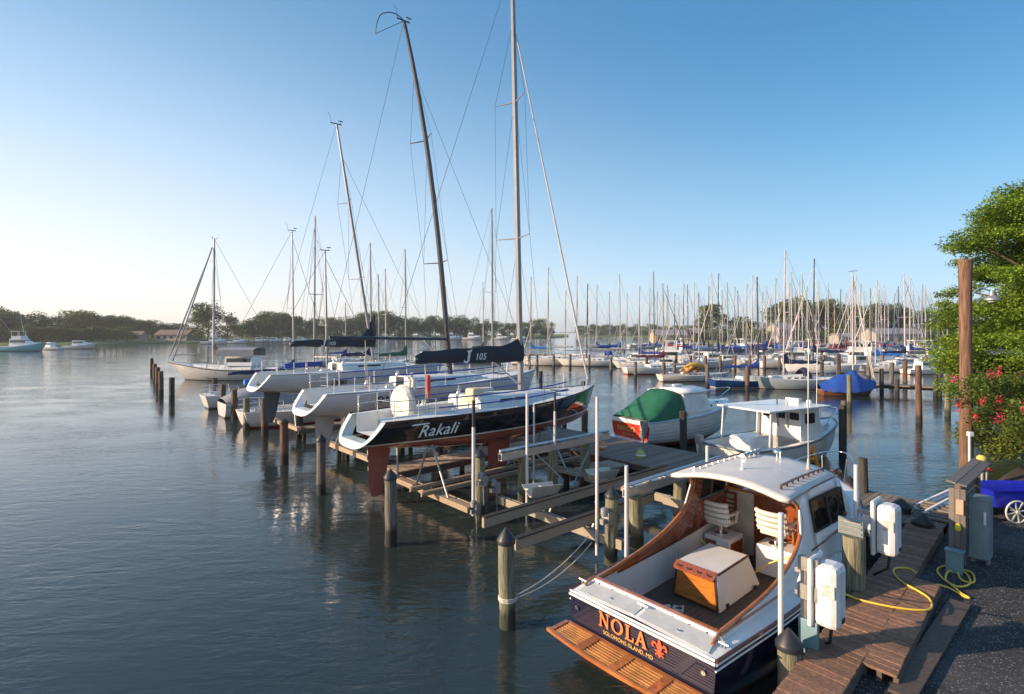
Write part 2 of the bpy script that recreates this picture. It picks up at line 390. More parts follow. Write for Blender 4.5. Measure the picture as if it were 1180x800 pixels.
# near yard beside the walkway (one raised sheet with a vertical timber face to the water)
yard = [(-7, -2.72), (9.2, -2.15), (11.2, -2.15), (13.2, -2.3), (13.2, -60), (-7, -60)]
mb = MB(); mb.prism([tuple(W(*p)[:2]) for p in yard], -1.5, .65); struct('gravel_yard', mb, gravel)
# wooded bank beyond the yard, sloping to the water
mb = MB(); rows = []
for i in range(40):
    x = 13.2+i*2.2; e = .8*math.sin(i*.9)+.6*math.sin(i*.37)
    rows.append([W(x, yy, zz) for yy, zz in ((-1.6+e*.6*min(1, i/4)-i*.02, -.6), (-2.4+e*.5*min(1, i/4)-i*.02, .3), (-3.6, .75), (-8, 1.0), (-25, 1.3), (-80, 1.5))])
mb.loft(rows); struct('wooded_bank', mb, soil)
# timber bulkhead with a cap behind the cart
mb = MB(); mb.beam(W(11.1, -2.2, 1.0), W(13.2, -2.35, 1.0), .3, .08); mb.beam(W(11.1, -2.2, .75), W(13.2, -2.35, .75), .12, .42)
mb.beam(W(13.1, -2.4, 1.0), W(13.2, -9, 1.0), .3, .08); mb.beam(W(13.15, -2.4, .78), W(13.25, -9, .78), .12, .38)
tag(mb.build('timber_retaining_wall', darkbeam), 'low grey timber retaining wall behind the blue cart', 'retaining wall')

def shore(name, pts, h, m, back=60):
    """land whose waterline runs through pts (photo x, distance)"""
    mb = MB(); rows = []
    for px, Y in pts:
        p = DX(px, Y); d = Vector((p.x, p.y, 0)).normalized()
        rows.append([p-d*2+Vector((0, 0, -1)), p+Vector((0, 0, .25)), p+d*5+Vector((0, 0, h)), p+d*back+Vector((0, 0, h+.6)), p+d*back*4+Vector((0, 0, h+.7))])
    mb.loft(rows); return struct(name, mb, m)
shore('left_shore', [(-500, 150), (-200, 170), (0, 190), (90, 205), (150, 235), (230, 255), (330, 285), (450, 330), (560, 380), (632, 430), (655, 520)], .9, grass_m)
shore('far_shore', [(668, 560), (720, 540), (775, 470), (800, 300), (830, 225), (880, 200), (960, 190), (1100, 180), (1500, 180)], .9, grass_m)
shore('distant_shore', [(560, 2600), (700, 2600)], 1.5, shore_m)

# ------------------------------------------------------------ foliage
def leafmat(name, c, tr=.3, isl=.45):
    return mat(name, c, .6, noise=.3, nscale=.35, island=isl, trans=tr, spec=.25)
leaf_near = leafmat('oak_leaves', (.2, .31, .03), .4)
leaf_myrtle = leafmat('myrtle_leaves', (.11, .17, .03), .3)
leaf_bush = leafmat('bush_leaves', (.16, .21, .035), .3)
leaf_far = [leafmat('far_leaves_a', (.11, .17, .04), .15), leafmat('far_leaves_b', (.15, .21, .045), .15), leafmat('far_leaves_c', (.085, .14, .04), .15)]
bark = mat('tree_bark', (.12, .09, .065), .9, noise=.35, nscale=4, bump=1, bscale=12, aniso=(3, 3, .6))
bark_tan = mat('smooth_tan_bark', (.42, .27, .15), .7, noise=.25, nscale=5)
petal = mat('pink_petals', (.75, .04, .11), .7, island=.3, trans=.2)

def leaves(name, cen, size, m, seed, flat=.35, parent=None, core=None):
    """many small separate leaf faces at the given centres (numpy n x 3)"""
    g = np.random.default_rng(seed); n = len(cen)
    nrm = g.normal(size=(n, 3)); nrm[:, 2] = np.abs(nrm[:, 2])*(1+flat*3)+flat; nrm /= np.linalg.norm(nrm, axis=1)[:, None]
    t = g.normal(size=(n, 3)); u = np.cross(nrm, t); u /= np.linalg.norm(u, axis=1)[:, None]; v = np.cross(nrm, u)
    s = size*g.uniform(.6, 1.3, n)[:, None]
    bend = nrm*s*.18
    vs = np.stack([cen+u*s, cen+v*s*.55+bend, cen-u*s, cen-v*s*.55+bend], 1).reshape(-1, 3)
    me = bpy.data.meshes.new(name); me.vertices.add(n*4); me.vertices.foreach_set('co', vs.ravel().astype(np.float32))
    me.loops.add(n*4); me.loops.foreach_set('vertex_index', np.arange(n*4, dtype=np.int32))
    me.polygons.add(n); me.polygons.foreach_set('loop_start', np.arange(0, n*4, 4, dtype=np.int32))
    me.update(calc_edges=True); me.validate(); me.materials.append(m); return me
def clump_points(lobes, n, g, shell=.55):
    """points through the outer parts of ellipsoid lobes (c, (rx,ry,rz))"""
    wts = np.array([r[0]*r[1]+r[1]*r[2] for c, r in lobes]); wts = wts/wts.sum(); out = []
    for (c, r), wt in zip(lobes, wts):
        k = int(n*wt)+1; d = g.normal(size=(k, 3)); d /= np.linalg.norm(d, axis=1)[:, None]
        rad = shell+(1-shell)*g.random(k)**.6; rad *= 1+.18*g.normal(size=k)*.6
        out.append(np.array(c)+d*rad[:, None]*np.array(r))
    return np.concatenate(out)
TREES = []
def make_far_mesh(i, kind):
    g = np.random.default_rng(100+i); lobes = []
    H_ = 1.0
    nl = 26
    for k in range(nl):
        if kind == 'pine':
            z = .35+.6*k/nl; rr = .30*(1-.75*(k/nl))*g.uniform(.6, 1.2); a = g.uniform(0, 6.28)
            lobes.append(((rr*.9*math.cos(a), rr*.9*math.sin(a), z), (.15, .15, .055)))
        else:
            z = g.uniform(.1, .87); wd = .46*math.sin(math.pi*min(1, max(.12, (z+.06)/1.02)))**.5
            a = g.uniform(0, 6.28); rr = wd*g.uniform(.2, .8)
            q = g.uniform(.13, .2); lobes.append(((rr*math.cos(a), rr*math.sin(a), z), (q*1.1, q*1.1, q*.75)))
    pts = clump_points(lobes, 3000, g, .45); return leaves('crown', pts, .027, leaf_far[i % 3], i, .2)
def trunk_mb():
    mb = MB(); mb.tube([(0, 0, -.02), (.005, 0, .3), (-.01, .01, .6), (0, 0, .85)], [.025, .018, .011, .004], 6)
    for a, z in ((.3, .3), (2.3, .38), (4.2, .45), (5.4, .34)):
        mb.tube([(0, 0, z), (.12*math.cos(a), .12*math.sin(a), z+.14), (.24*math.cos(a), .24*math.sin(a), z+.25)], [.011, .007, .003], 5)
    return mb
far_trunk = trunk_mb().mesh('trunk', bark)
FAR = [make_far_mesh(i, 'round') for i in range(6)]+[make_far_mesh(9, 'pine')]
def far_tree(px, Y, h, label, group, k=None, wd=1.0, z0=.9, name='tree'):
    k = rnd.randrange(6) if k is None else k
    t = thing(name, label, 'tree', DX(px, Y, z0), rnd.uniform(0, 6.28), group)
    t.scale = (h*wd, h*wd, h)
    a = bpy.data.objects.new('crown', FAR[k]); b = bpy.data.objects.new('trunk', far_trunk)
    for o in (a, b): col.objects.link(o); o.parent = t
    return t
def where(x, tab):
    for lim, txt in tab:
        if x < lim: return txt
    return tab[-1][1]
def lerp_tab(tab, x):
    for (a, b), (c, d) in zip(tab, tab[1:]):
        if a <= x <= c: return b+(d-b)*(x-a)/(c-a)
    return tab[-1][1]
# left wood: dark mass from the left edge to x 150; heights read off the tree line
TOP = [(-60, 352), (0, 353), (12, 356), (25, 366), (35, 358), (60, 364), (95, 357), (110, 366), (140, 362), (175, 366), (200, 372), (232, 374)]
x = -50
while x < 215:
    Y = 225+max(0, x)*.28+rnd.uniform(0, 22); top = lerp_tab(TOP, x)+rnd.uniform(-2, 4)
    h = (382-top)*Y/620+CH-.9
    far_tree(x, Y, h, 'dark green tree in the left shore wood, '+where(x, [(40, 'behind the aqua sport fisher'), (100, 'above the white cabin boats'), (150, 'left of the pale cottage'), (999, 'behind the low white house')]), 'trees of the left shore wood', wd=rnd.uniform(1.1, 1.5)); x += rnd.uniform(6, 10)
x = -50
while x < 150:
    Y = 207+max(0, x)*.25; h = rnd.uniform(5, 7.5)
    far_tree(x, Y, h, 'low bushy tree at the left water edge, '+where(x, [(40, 'behind the aqua sport fisher'), (100, 'behind the white cabin boats'), (999, 'left of the pale cottage')]), 'low trees at the water edge of the left shore', wd=1.7, name='small_tree'); x += rnd.uniform(9, 15)
far_tree(240, 262, 18.5, 'tall feathery tree behind the mast of the moored grey ketch', None, 0, 1.25)
far_tree(262, 275, 13, 'shorter round tree right of the tall feathery tree on the left shore', None, 1, 1.3)
far_tree(226, 270, 12, 'round tree left of the tall feathery tree on the left shore', None, 3, 1.3)
TOP = [(270, 371), (285, 370), (300, 360), (325, 357), (345, 366), (372, 366), (395, 364), (420, 360), (445, 357), (480, 366), (500, 363), (530, 362), (560, 368), (575, 368), (600, 369), (625, 365), (640, 369)]
x = 272
while x < 636:
    Y = 300+(x-272)*.38+rnd.uniform(0, 20); top = lerp_tab(TOP, x)+rnd.uniform(-1.5, 5)
    h = (382-top)*Y/620+CH-.9
    far_tree(x, Y, h, 'tree in the wood across the creek, '+where(x, [(340, 'left of the first upright masts'), (400, 'behind the bent silver mast'), (450, 'between the bent silver and bent black masts'), (510, 'left of the bent black mast'), (580, 'left of the tall silver mast'), (999, 'right of the tall silver mast')]), 'trees of the wood across the creek', wd=rnd.uniform(.8, 1.15)); x += rnd.uniform(4.5, 8)
x = 668
while x < 800:
    Y = 590-(x-668)*.6; top = rnd.uniform(372, 377)
    far_tree(x, Y, (382-top)*Y/620+CH-.9, 'small distant tree beyond the open water, '+where(x, [(710, 'left part of the row'), (750, 'middle part of the row'), (999, 'above the grey roofed boat shed')]), 'distant trees across the open water', wd=rnd.uniform(1.1, 1.5)); x += rnd.uniform(4.5, 7)
far_tree(820, 240, 17, 'tall layered pine standing alone right of the open water', None, 6, 1.35, name='pine_tree')
far_tree(811, 250, 9, 'low tree left of the tall layered pine', None, 2, 1.4)
far_tree(851, 240, 12, 'round dark tree right of the tall layered pine', None, 4, 1.35)
far_tree(866, 246, 9.5, 'lower round tree between the round dark tree and the white house', None, 1, 1.3)
for x_, top in [(895, 348), (905, 342), (917, 341), (930, 343), (944, 346), (957, 343), (970, 348), (985, 349), (1000, 350), (1014, 347), (1027, 349), (1038, 353), (1060, 356), (1073, 354), (1086, 356), (1100, 352), (1130, 350), (1160, 352)]:
    Y = 225+rnd.uniform(0, 16)
    far_tree(x_, Y, (382-top)*Y/620+CH-.9, 'large full green tree in the right-hand grove, '+where(x_, [(935, 'behind the white gabled house'), (990, 'behind the wooden mast'), (1045, 'behind the long white shed'), (1110, 'left of the tall brown pole'), (9999, 'right of the tall brown pole')]), 'grove behind the right-hand masts', wd=rnd.uniform(.75, .95))
x = 790
while x < 1180:
    far_tree(x, 206+rnd.uniform(0, 6), rnd.uniform(4, 7), 'low bush at the back of the marina, '+where(x, [(870, 'near the tall layered pine'), (930, 'near the white gabled house'), (1000, 'near the low white shed'), (1070, 'near the long white shed'), (9999, 'behind the big green tree')]), 'bushes at the back of the marina shore', k=rnd.randrange(6), wd=1.6, name='bush'); x += rnd.uniform(8, 16)

# ------------------------------------------------------------ far buildings
wallw = mat('white_siding', (.33, .31, .29), .7); roofb = mat('brown_roof', (.2, .14, .11), .8, noise=.2); roofg = mat('grey_roof', (.27, .26, .27), .7); wallt = mat('tan_siding', (.4, .32, .22), .8)
def house(name, label, px, Y, wd, dp, h, rh, wm, rm, nw=4, rot=0, z0=1.0):
    t = thing(name, label, 'building', DX(px, Y, z0), rot)
    mb = MB(); mb.box2((-wd/2, -dp/2, 0), (wd/2, dp/2, h)); mb.add([(-wd/2, -dp/2, h), (-wd/2, dp/2, h), (-wd/2, 0, h+rh), (wd/2, -dp/2, h), (wd/2, dp/2, h), (wd/2, 0, h+rh)], [(0, 1, 2), (3, 4, 5)])
    mb.build('wall', wm, t)
    mb = MB()
    for s in (-1, 1): mb.slab([(-wd/2-.5, s*(dp/2+.5), h-.15), (wd/2+.5, s*(dp/2+.5), h-.15), (wd/2+.5, 0, h+rh+.05), (-wd/2-.5, 0, h+rh+.05)], (0, 0, .18))
    mb.build('roof', rm, t)
    for i in range(nw):
        x = -wd/2+wd*(i+.5)/nw; mb = MB(); mb.box((x, -dp/2-.02, h*.55), (min(1.6, wd/nw*.5), .08, h*.38)); mb.build('window', glass, t)
    mb = MB(); mb.box((wd*.3, -dp/2-.04, 1.05), (1.1, .1, 2.1)); mb.build('door', wallt, t)
    return t
house('waterfront_house', 'low white waterfront house with a brown hipped roof on the left shore', 203, 262, 15, 8, 2.8, 2.2, wallw, roofb, 5)
house('cottage', 'small pale cottage left of the low white waterfront house', 158, 258, 7, 6, 2.6, 1.6, wallw, roofb, 2)
house('boat_shed', 'grey roofed boat shed in front of the distant trees, right of the open water', 770, 205, 12, 8, 3.0, 1.9, wallt, roofg, 4)
house('white_house', 'white gabled house half hidden by trees behind the masts', 899, 208, 8, 7, 5.2, 2.4, wallw, roofg, 4, R(20))
house('second_boat_shed', 'small tan shed left of the tall layered pine', 800, 215, 5, 5, 4, 1.5, wallt, roofg, 2)
house('long_shed', 'long low white shed with a wide grey roof at the back of the marina', 1026, 178, 15, 9, 3.6, 1.6, wallw, roofg, 5)
house('low_shed', 'low white shed left of the long white shed behind the masts', 972, 190, 7, 6, 2.6, 1, wallw, roofg, 3)

# ------------------------------------------------------------ hull and deck builders (local: x forward, y to port, z up, 0 = waterline)
def hull_shape(L, B, prof, sheer, draft, rake_b=.8, rake_s=0, a=(.62, 1.1), c=1.0, n=26, m=9, keelz=None):
    """rings of a hull; returns (rings, half-beam at x, sheer at x)"""
    rings = []; ts = [0, .2, .4, .6, .8, .92, 1.0]
    for i in range(n+1):
        t = 1-(1-i/n)**1.25 if i < n else 1.0
        b = B/2*max(0, catmull(ts, prof, t)); zs = catmull([0, .5, 1], sheer, t)
        zk = catmull([0, .25, .55, .85, 1], keelz or [-.06, -draft*.8, -draft, -draft*.55, -.02], t)
        aa = a[0]+(a[1]-a[0])*t**2; pts = []
        for j in range(m+1):
            ph = math.pi/2*j/m; y = b*math.sin(ph)**aa if j else 0; z = zk+(zs-zk)*(1-math.cos(ph)**c) if j < m else zs
            fr = (zs-z)/max(1e-6, zs-zk)
            x = t*L-rake_b*fr*t**7+rake_s*fr*(1-t)**9
            pts.append(Vector((x, y, z)))
        rings.append([Vector((p.x, -p.y, p.z)) for p in pts[::-1]]+pts[1:])
    bf = lambda x: B/2*max(0, catmull(ts, prof, min(1, max(0, x/L)))); sf = lambda x: catmull([0, .5, 1], sheer, min(1, max(0, x/L)))
    return rings, bf, sf
def deck_mesh(L, bf, sf, cock=None, cabin=None, n=22, inset=.02, toe=.03):
    """deck from gunwale to gunwale with cabin trunk (x0, x1, half-width, height) and cockpit (x0, x1, half-width, depth, coaming)"""
    xs = [L*i/n for i in range(n+1)]; marks = []
    if cock: marks += [cock[0], cock[1]]
    if cabin: marks += [cabin[0], cabin[1]]
    st = sorted(set(xs+marks)); rows = []
    def sec(x, mode):
        b = max(.01, bf(x)-inset); z = sf(x); w2 = b*.7
        if mode == 'cock':
            w2 = min(cock[2], b*.82); d = cock[3]; cm = cock[4]
            h = [(b, z), (w2+.12, z+.02), (w2+.08, z+cm), (w2, z+cm), (w2-.02, z-d), (w2*.6, z-d), (0, z-d)]
        elif mode == 'cab':
            u = (x-cabin[0])/(cabin[1]-cabin[0]); w2 = min(cabin[2]*(1-.45*u**2), b*.8); hh = cabin[3]*(1-.55*u**1.5)
            h = [(b, z), (w2+.04, z+.02), (w2, z+hh*.75), (w2-.1, z+hh), (w2*.6, z+hh*1.08), (w2*.3, z+hh*1.12), (0, z+hh*1.14)]
        else:
            h = [(b*f, z+toe*(1-f)*1.6) for f in (1, .9, .75, .6, .4, .2, 0)]
        return [Vector((x, y, zz)) for y, zz in h]+[Vector((x, -y, zz)) for y, zz in h[-2::-1]]
    def mode(x, side):
        e = 1e-4*side
        if cock and cock[0] < x+e < cock[1]: return 'cock'
        if cabin and cabin[0] < x+e < cabin[1]: return 'cab'
        return 'deck'
    for x in st:
        m0, m1 = mode(x, -1), mode(x, 1)
        if x > 0: rows.append(sec(x, m0))
        if m1 != m0 or x == 0: rows.append(sec(x, m1))
    mb = MB(); mb.loft(rows); return mb

def rig(parent, xm, zd, zt, L, bf, sf, mm, rake=.3, spreads=(.5,), r=.075, curve=0, jib=None, sp_l=.9, backstay=True, furl=None, inner=True, wr=.008, frac=.88, vane=True, xb=0, bow=None):
    """mast with spreaders and the wires that hold it up"""
    def mp(f): return Vector((xm-rake*f-curve*f*f*f, 0, zd+(zt-zd)*f))
    mb = MB(); k = 10
    mb.tube([mp(i/k) for i in range(k+1)], [r*(1-.35*(i/k)**3) for i in range(k+1)], 8)
    top = mp(1)
    mast = mb.build('mast', mm, parent, 40)
    if vane:
        mb = MB(); mb.beam(top+Vector((-.35, 0, .0)), top+Vector((.28, 0, .02)), .03, .05); mb.tube([top+Vector((-.3, 0, 0)), top+Vector((-.36, 0, .35)), top+Vector((-.5, .02, .55))], .01, 4)
        mb.tube([top+Vector((.2, 0, .0)), top+Vector((.22, 0, .2))], .008, 4); mb.beam(top+Vector((.1, 0, .2)), top+Vector((.36, 0, .2)), .01, .05); mb.build('masthead_fitting', black, mast)
    wires = MB(); xs = xm-.15
    for s in (-1, 1):
        ch = Vector((xs, s*bf(xs)*.96, sf(xs))); last = ch
        for f in spreads:
            q = mp(f); tip = q+Vector((-.28*sp_l, s*sp_l*(1.1-f*.35), .03))
            wires.tube([last, tip], wr, 4, False); last = tip
            wires.tube([tip, mp(min(frac, f+.33))], wr, 4, False)
        wires.tube([last, mp(frac)], wr, 4, False); wires.tube([Vector((xs, s*bf(xs)*.9, sf(xs))), mp(spreads[0]*.97)], wr, 4, False)
    for f in spreads:
        q = mp(f); mb = MB()
        for s in (-1, 1): mb.tube([q, q+Vector((-.28*sp_l, s*sp_l*(1.1-f*.35), .03))], [.03, .018], 6)
        mb.build('spreader', mm, mast)
    bowp = Vector(bow or (L-.12, 0, sf(L)+.02)); hd = mp(frac)
    if furl: 
        mb = MB(); d = hd-bowp; mb.tube([bowp+d*(.03+.92*i/8) for i in range(9)], [.035]+[furl[1]*(1-.07*i) for i in range(1, 8)]+[.03], 7); mb.build('furled_headsail', furl[0], parent)
    wires.tube([bowp, hd], wr*1.2, 4, False)
    if backstay: wires.tube([top, Vector((xb+.35, 0, sf(0)+.6)), ], wr, 4, False); wires.tube([Vector((xb+.35, 0, sf(0)+.6)), Vector((xb+.1, bf(0)*.7, sf(0)))], wr, 4, False); wires.tube([Vector((xb+.35, 0, sf(0)+.6)), Vector((xb+.1, -bf(0)*.7, sf(0)))], wr, 4, False)
    wires.build('rigging', wire, parent)
    return mp
def boom_cover(parent, x0, x1, z, m, hgt=.42, up=1.5, slope=.0, boomm=None, name='sail_cover'):
    """boom from mast (x0) aft to x1, with the canvas over the flaked sail rising up the mast"""
    if boomm is not None:
        mb = MB(); mb.tube([(x0, 0, z), (x1, 0, z+slope)], .06, 8); mb.build('boom', boomm, parent, 40)
    if m is None: return None
    rows = []; n = 14
    for i in range(n+1):
        f = i/n; x = x0+.12+(x1-x0-.1)*f; b = z-.1+slope*f
        hh = hgt*(1-.45*f)+ (up-hgt)*max(0, 1-f*5)**1.6; wdt = .16*(1-.35*f)+.028*math.sin(i*2.1)
        if i == n: hh *= .6; wdt *= .6
        if i == 0: x = x0+.14
        prof = [(-wdt*.55, 0), (-wdt, hh*.2), (-wdt*.9, hh*.5), (-wdt*.35, hh*.9), (0, hh), (wdt*.35, hh*.9), (wdt*.9, hh*.5), (wdt, hh*.2), (wdt*.55, 0)]
        rows.append([Vector((x, y, b-.05+zz+.022*math.sin(i*1.7+zz*9))) for y, zz in prof])
    mb = MB(); mb.loft(rows, True, True); return mb.build(name, m, parent, 60)
def rails(parent, L, bf, sf, x0, x1, n, h=.6, mats=(steel, wire), pulpit=True, pushpit=True, low=True, linem=None, r=.014, cov=None):
    """stanchions, lifelines, bow pulpit and stern rail"""
    wm = MB(); lines = MB(); xs = [x0+(x1-x0)*i/(n-1) for i in range(n)]
    for s in (-1, 1):
        tops = []; mids = []
        for x in xs:
            b = Vector((x, s*(bf(x)-.06), sf(x))); t = b+Vector((0, s*.02, h)); wm.tube([b, t], r, 5); tops.append(t-Vector((0, 0, .02))); mids.append(b+Vector((0, 0, h*.5)))
        lines.tube(tops, .007, 4, False); lines.tube(mids, .006, 4, False)
    wm.build('stanchions', mats[0], parent); lines.build('lifelines', mats[1], parent)
    if cov:
        mb = MB()
        for s in (-1, 1):
            for zz in (h-.02, h*.5):
                k = [Vector((x, s*(bf(x)-.05), sf(x)+zz)) for x in [cov[0]+(cov[1]-cov[0])*i/8 for i in range(9)]]
                mb.tube(k, .022, 6)
        mb.build('blue_lifeline_cover', rope_b, parent)
    if pulpit:
        mb = MB(); xa = x1+.25
        pts = []
        for s in (-1, 1):
            mb.tube([Vector((xa, s*(bf(xa)-.05), sf(xa))), Vector((xa+.1, s*(bf(xa)), sf(xa)+h))], r, 5)
            xc = L-.3; mb.tube([Vector((xc, s*(bf(xc)-.03), sf(xc))), Vector((xc+.25, s*bf(xc)*1.1, sf(xc)+h+.05))], r, 5)
        pts = [Vector((xa+.1, bf(xa), sf(xa)+h)), Vector((L-.05, bf(L-.3)*1.1, sf(L)+h+.05)), Vector((L+.2, 0, sf(L)+h+.05)), Vector((L-.05, -bf(L-.3)*1.1, sf(L)+h+.05)), Vector((xa+.1, -bf(xa), sf(xa)+h))]
        mb.tube(smooth_path(pts, 4), r, 6); mb.build('pulpit', steel, parent)
    if pushpit:
        mb = MB()
        for s in (-1, 1):
            for x in (x0-.55, max(.08, x0-1.3)): mb.tube([Vector((x, s*(bf(x)-.08), sf(x))), Vector((x, s*(bf(x)-.06), sf(x)+h))], r, 5)
            for hh in (h, h*.5): mb.tube(smooth_path([Vector((x0, s*(bf(x0)-.05), sf(x0)+hh)), Vector((x0-.55, s*(bf(x0-.5)-.06), sf(x0)+hh)), Vector((max(.08, x0-1.3), s*(bf(.1)-.07), sf(0)+hh)), Vector((.05, s*bf(0)*.45, sf(0)+hh))], 4), r, 6)
        mb.build('stern_rail', steel, parent)

J_PROF = [.74, .93, 1.0, .93, .62, .3, .03]
def racer(name, label, y, hull_m, z_l, L=10.5, B=3.35, x0=.5, mast_m=mast_alu, zt=17, rake=.3, curve=0, spreads=(.36, .68), cover=None, fin=antifoul, scoop_m=white, group=None, wheel=False, cov=True, furl=None, boomm=mast_alu, head=0, xmf=.6, bow=None, keelx=.5, rudder_l=1.55, boomz=1.25, r=.085, up=1.3, cover_h=.45, boom_end=1.6):
    """modern racing sloop hanging in a boat lift, stern towards the open creek; z_l = height of its waterline above the water"""
    t = thing(name, label, 'sailboat', W(x0, y, z_l), A+head, group)
    sh = [.92, .98, 1.22]
    rings, bf, sf = hull_shape(L, B, J_PROF, sh, .38, .55, -.62, (.6, .95), 1.15, 30, 11, keelz=[.1, -.25, -.38, -.22, .0])
    # open scoop: rake the first rings aft so that the transom slopes
    mb = MB(); mb.loft(rings); mb.build('hull', hull_m, t, 50)
    # transom frame
    fr = MB(); rg = rings[0]; n = len(rg); cen = Vector((rg[0].x*.5+rg[n//2].x*.5, 0, (rg[0].z+rg[n//2].z)/2)); inner = []
    for p in rg:
        q = Vector((p.x, p.y*.80, p.z)); 
        q.z = max(p.z, rg[n//2].z+.2) ; q.x = rg[0].x + (rg[n//2].x-rg[0].x)*(rg[0].z-q.z)/(rg[0].z-rg[n//2].z)
        inner.append(q)
    off = Vector((-.012, 0, 0))
    fr.loft([[p+off for p in rg], [q+off for q in inner], [q+Vector((.35, 0, 0)) for q in inner]]); fr.build('transom', scoop_m, t, 40)
    d = deck_mesh(L, bf, sf, (0.0, 3.7, .72, .52, .06), (3.7, 7.7, .95, .36), 26); d.build('deck', white_dull, t, 35)
    mb = MB()
    for s in (-1, 1): mb.tube([Vector((x, s*(bf(x)+.005), sf(x)+.01)) for x in [L*i/24 for i in range(25)]], .028, 6)
    mb.build('toe_rail', black if hull_m.name.startswith('rakali') else grey_deck, t, 40)
    # companionway, windows, hatches
    mb = MB(); mb.box((3.69, 0, sf(3.7)+.02), (.05, .62, .7)); mb.build('companionway_hatch', cream if wheel else glass, t, None, .01)
    for s in (-1, 1):
        mb = MB(); a, b = Vector((4.6, s*(.905), sf(4.6)+.17)), Vector((6.0, s*.80, sf(6)+.15)); mb.slab([a+Vector((0,0,-.06)), b+Vector((0,0,-.03)), b+Vector((0,0,.06)), a+Vector((0,0,.08))], (0, s*.045, 0)); mb.build('cabin_window', glass, t)
    mb = MB(); mb.box((L*.80, 0, sf(L*.8)+.06), (.55, .55, .06)); mb.build('fore_hatch', glass, t, None, .02)
    for x in (2.6, 3.9):
        for s in (-1, 1):
            mb = MB(); zz = sf(x)+(.07 if x < 3.7 else .4); yy = s*(.92 if x < 3.7 else .6); mb.lathe([(.09, 0), (.06, .08), (.085, .16), (.03, .17)], (x, yy, zz), 12); mb.build('winch', steel, t, 40)
    rails(t, L, bf, sf, 1.6, L*.86, 6, .6, cov=(1.7, L*.72) if cov else None)
    if wheel:
        mb = MB(); mb.tube([(1.5, 0, sf(0)-.5), (1.52, 0, sf(0)+.35)], [.16, .1], 10)
        mb.build('steering_pedestal', white, t, 40)
        rows = []
        for i in range(5):
            xx = 1.15+.11*i; rr = [.60, .66, .6, .38, .28][i]
            rows.append([Vector((xx+.02*math.sin(j*3), rr*math.cos(2*math.pi*j/20), sf(0)+.33+rr*.95*math.sin(2*math.pi*j/20))) for j in range(20)])
        mb = MB(); mb.loft(rows, True, True); mb.tube([(1.6, -.12, sf(0)+.75), (1.62, -.12, sf(0)+1.12), (1.62, .12, sf(0)+1.12), (1.6, .12, sf(0)+.75)], .09, 8); mb.build('canvas_wheel_cover', cv_white, t, 50)
    else:
        mb = MB(); mb.tube([(1.1, 0, sf(0)-.1), (2.3, 0, sf(0)+.05)], .02, 6); mb.build('tiller', teak, t)
    # fins
    def fin_mb(xa, xb, zt_, zb, w1, w2, th):
        mb = MB(); rows = []
        for i in range(7):
            f = i/6; xc = xa+(xb-xa)*f; wd = w1+(w2-w1)*f if i < 5 else (w1+(w2-w1)*f)*(.94 if i == 5 else .62); z = zt_+(zb-zt_)*f
            rows.append([Vector((xc+wd*(.5-u), th*s_*math.sin(math.pi*min(1, u*1.0))**.7*(1-.3*f), z)) for u, s_ in [(0, 1), (.1, 1), (.3, 1), (.6, 1), (.85, 1), (1, 1), (.85, -1), (.6, -1), (.3, -1), (.1, -1)]])
        mb.loft(rows, True, True); return mb
    fin_mb(.45, .32, .05, -rudder_l, .82, .46, .05).build('rudder', fin[1] if isinstance(fin, tuple) else fin, t, 50)
    fin_mb(L*keelx, L*keelx-.15, -.3, -1.93, 1.15, .8, .09).build('keel', fin[0] if isinstance(fin, tuple) else fin, t, 50)
    xm = L*xmf; zd = sf(xm)+.3
    mp = rig(t, xm, zd, zt-z_l, L, bf, sf, mast_m, rake, spreads, r, curve, sp_l=1.0, furl=furl, xb=-.1, frac=.87, bow=bow)
    bz = zd+boomz
    bc = boom_cover(t, xm-.1, boom_end, bz, cover, cover_h, up, .12, boomm)
    mb = MB(); mb.tube([(xm-.05, 0, zd+.2), (xm-1.4, 0, bz-.05)], .03, 6)
    mb.tube([(2.1, 0, bz), (2.2, .1, sf(2)-.2)], .012, 5); mb.tube([(2.1, 0, bz), (2.2, -.1, sf(2)-.2)], .012, 5); mb.build('vang_and_mainsheet', rope_w, t)
    return t, bf, sf, mp, bc, rings, xm, bz

# ------------------------------------------------------------ piles
def pile(loc, top, r, m, label, cap=None, group=None, n=16, deep=-1.2):
    t = thing('piling', label, 'piling', (loc[0], loc[1], 0), rnd.uniform(0, 6), group)
    mb = MB(); k = 7; ln = rnd.uniform(-.02, .02)
    mb.tube([(ln*i/k+rnd.uniform(-.006, .006), rnd.uniform(-.006, .006), deep+(top-deep)*i/k) for i in range(k+1)], [r*(1.08-.1*i/k)*rnd.uniform(.97, 1.03) for i in range(k+1)], n)
    if cap is None: mb.build('post', m, t, 50)
    else:
        mb.build('post', m, t, 50)
        mb = MB(); mb.lathe([(r*1.12, top-.09), (r*1.16, top-.02), (r*1.1, top+.0), (r*.12, top+cap), (0.005, top+cap+.01)], (ln, 0, 0), 20); mb.build('cone_cap', blackcap, t, 40)
    t.rotation_euler = (rnd.gauss(0, .009), rnd.gauss(0, .009), t.rotation_euler.z)
    return t
pile(W(-.43, 2.48), 1.62, .15, pile_green, 'greenish piling with black cone cap, nearest to the camera, standing alone in the water', .2)
pile(W(-.21, 7.27), 1.75, .15, pile_grey, 'dark piling with black cone cap just right of the red rudder of the black sailboat', .17)
pile(W(.08, 12.58), 1.85, .14, pile_grey, 'grey weathered piling between the white rudder and the red rudder', .16)
pile(DX(327.5, 21.9), 1.75, .16, pile_brown, 'brown and white streaked piling left of the white rudder', .1)
pile(DX(305, 28.0), 1.9, .17, pile_brown, 'brown piling just left of the sailboat lettered ONE')
pile(DX(284, 29.6), 1.75, .17, pile_green, 'green piling directly in front of the dark grey rudder')
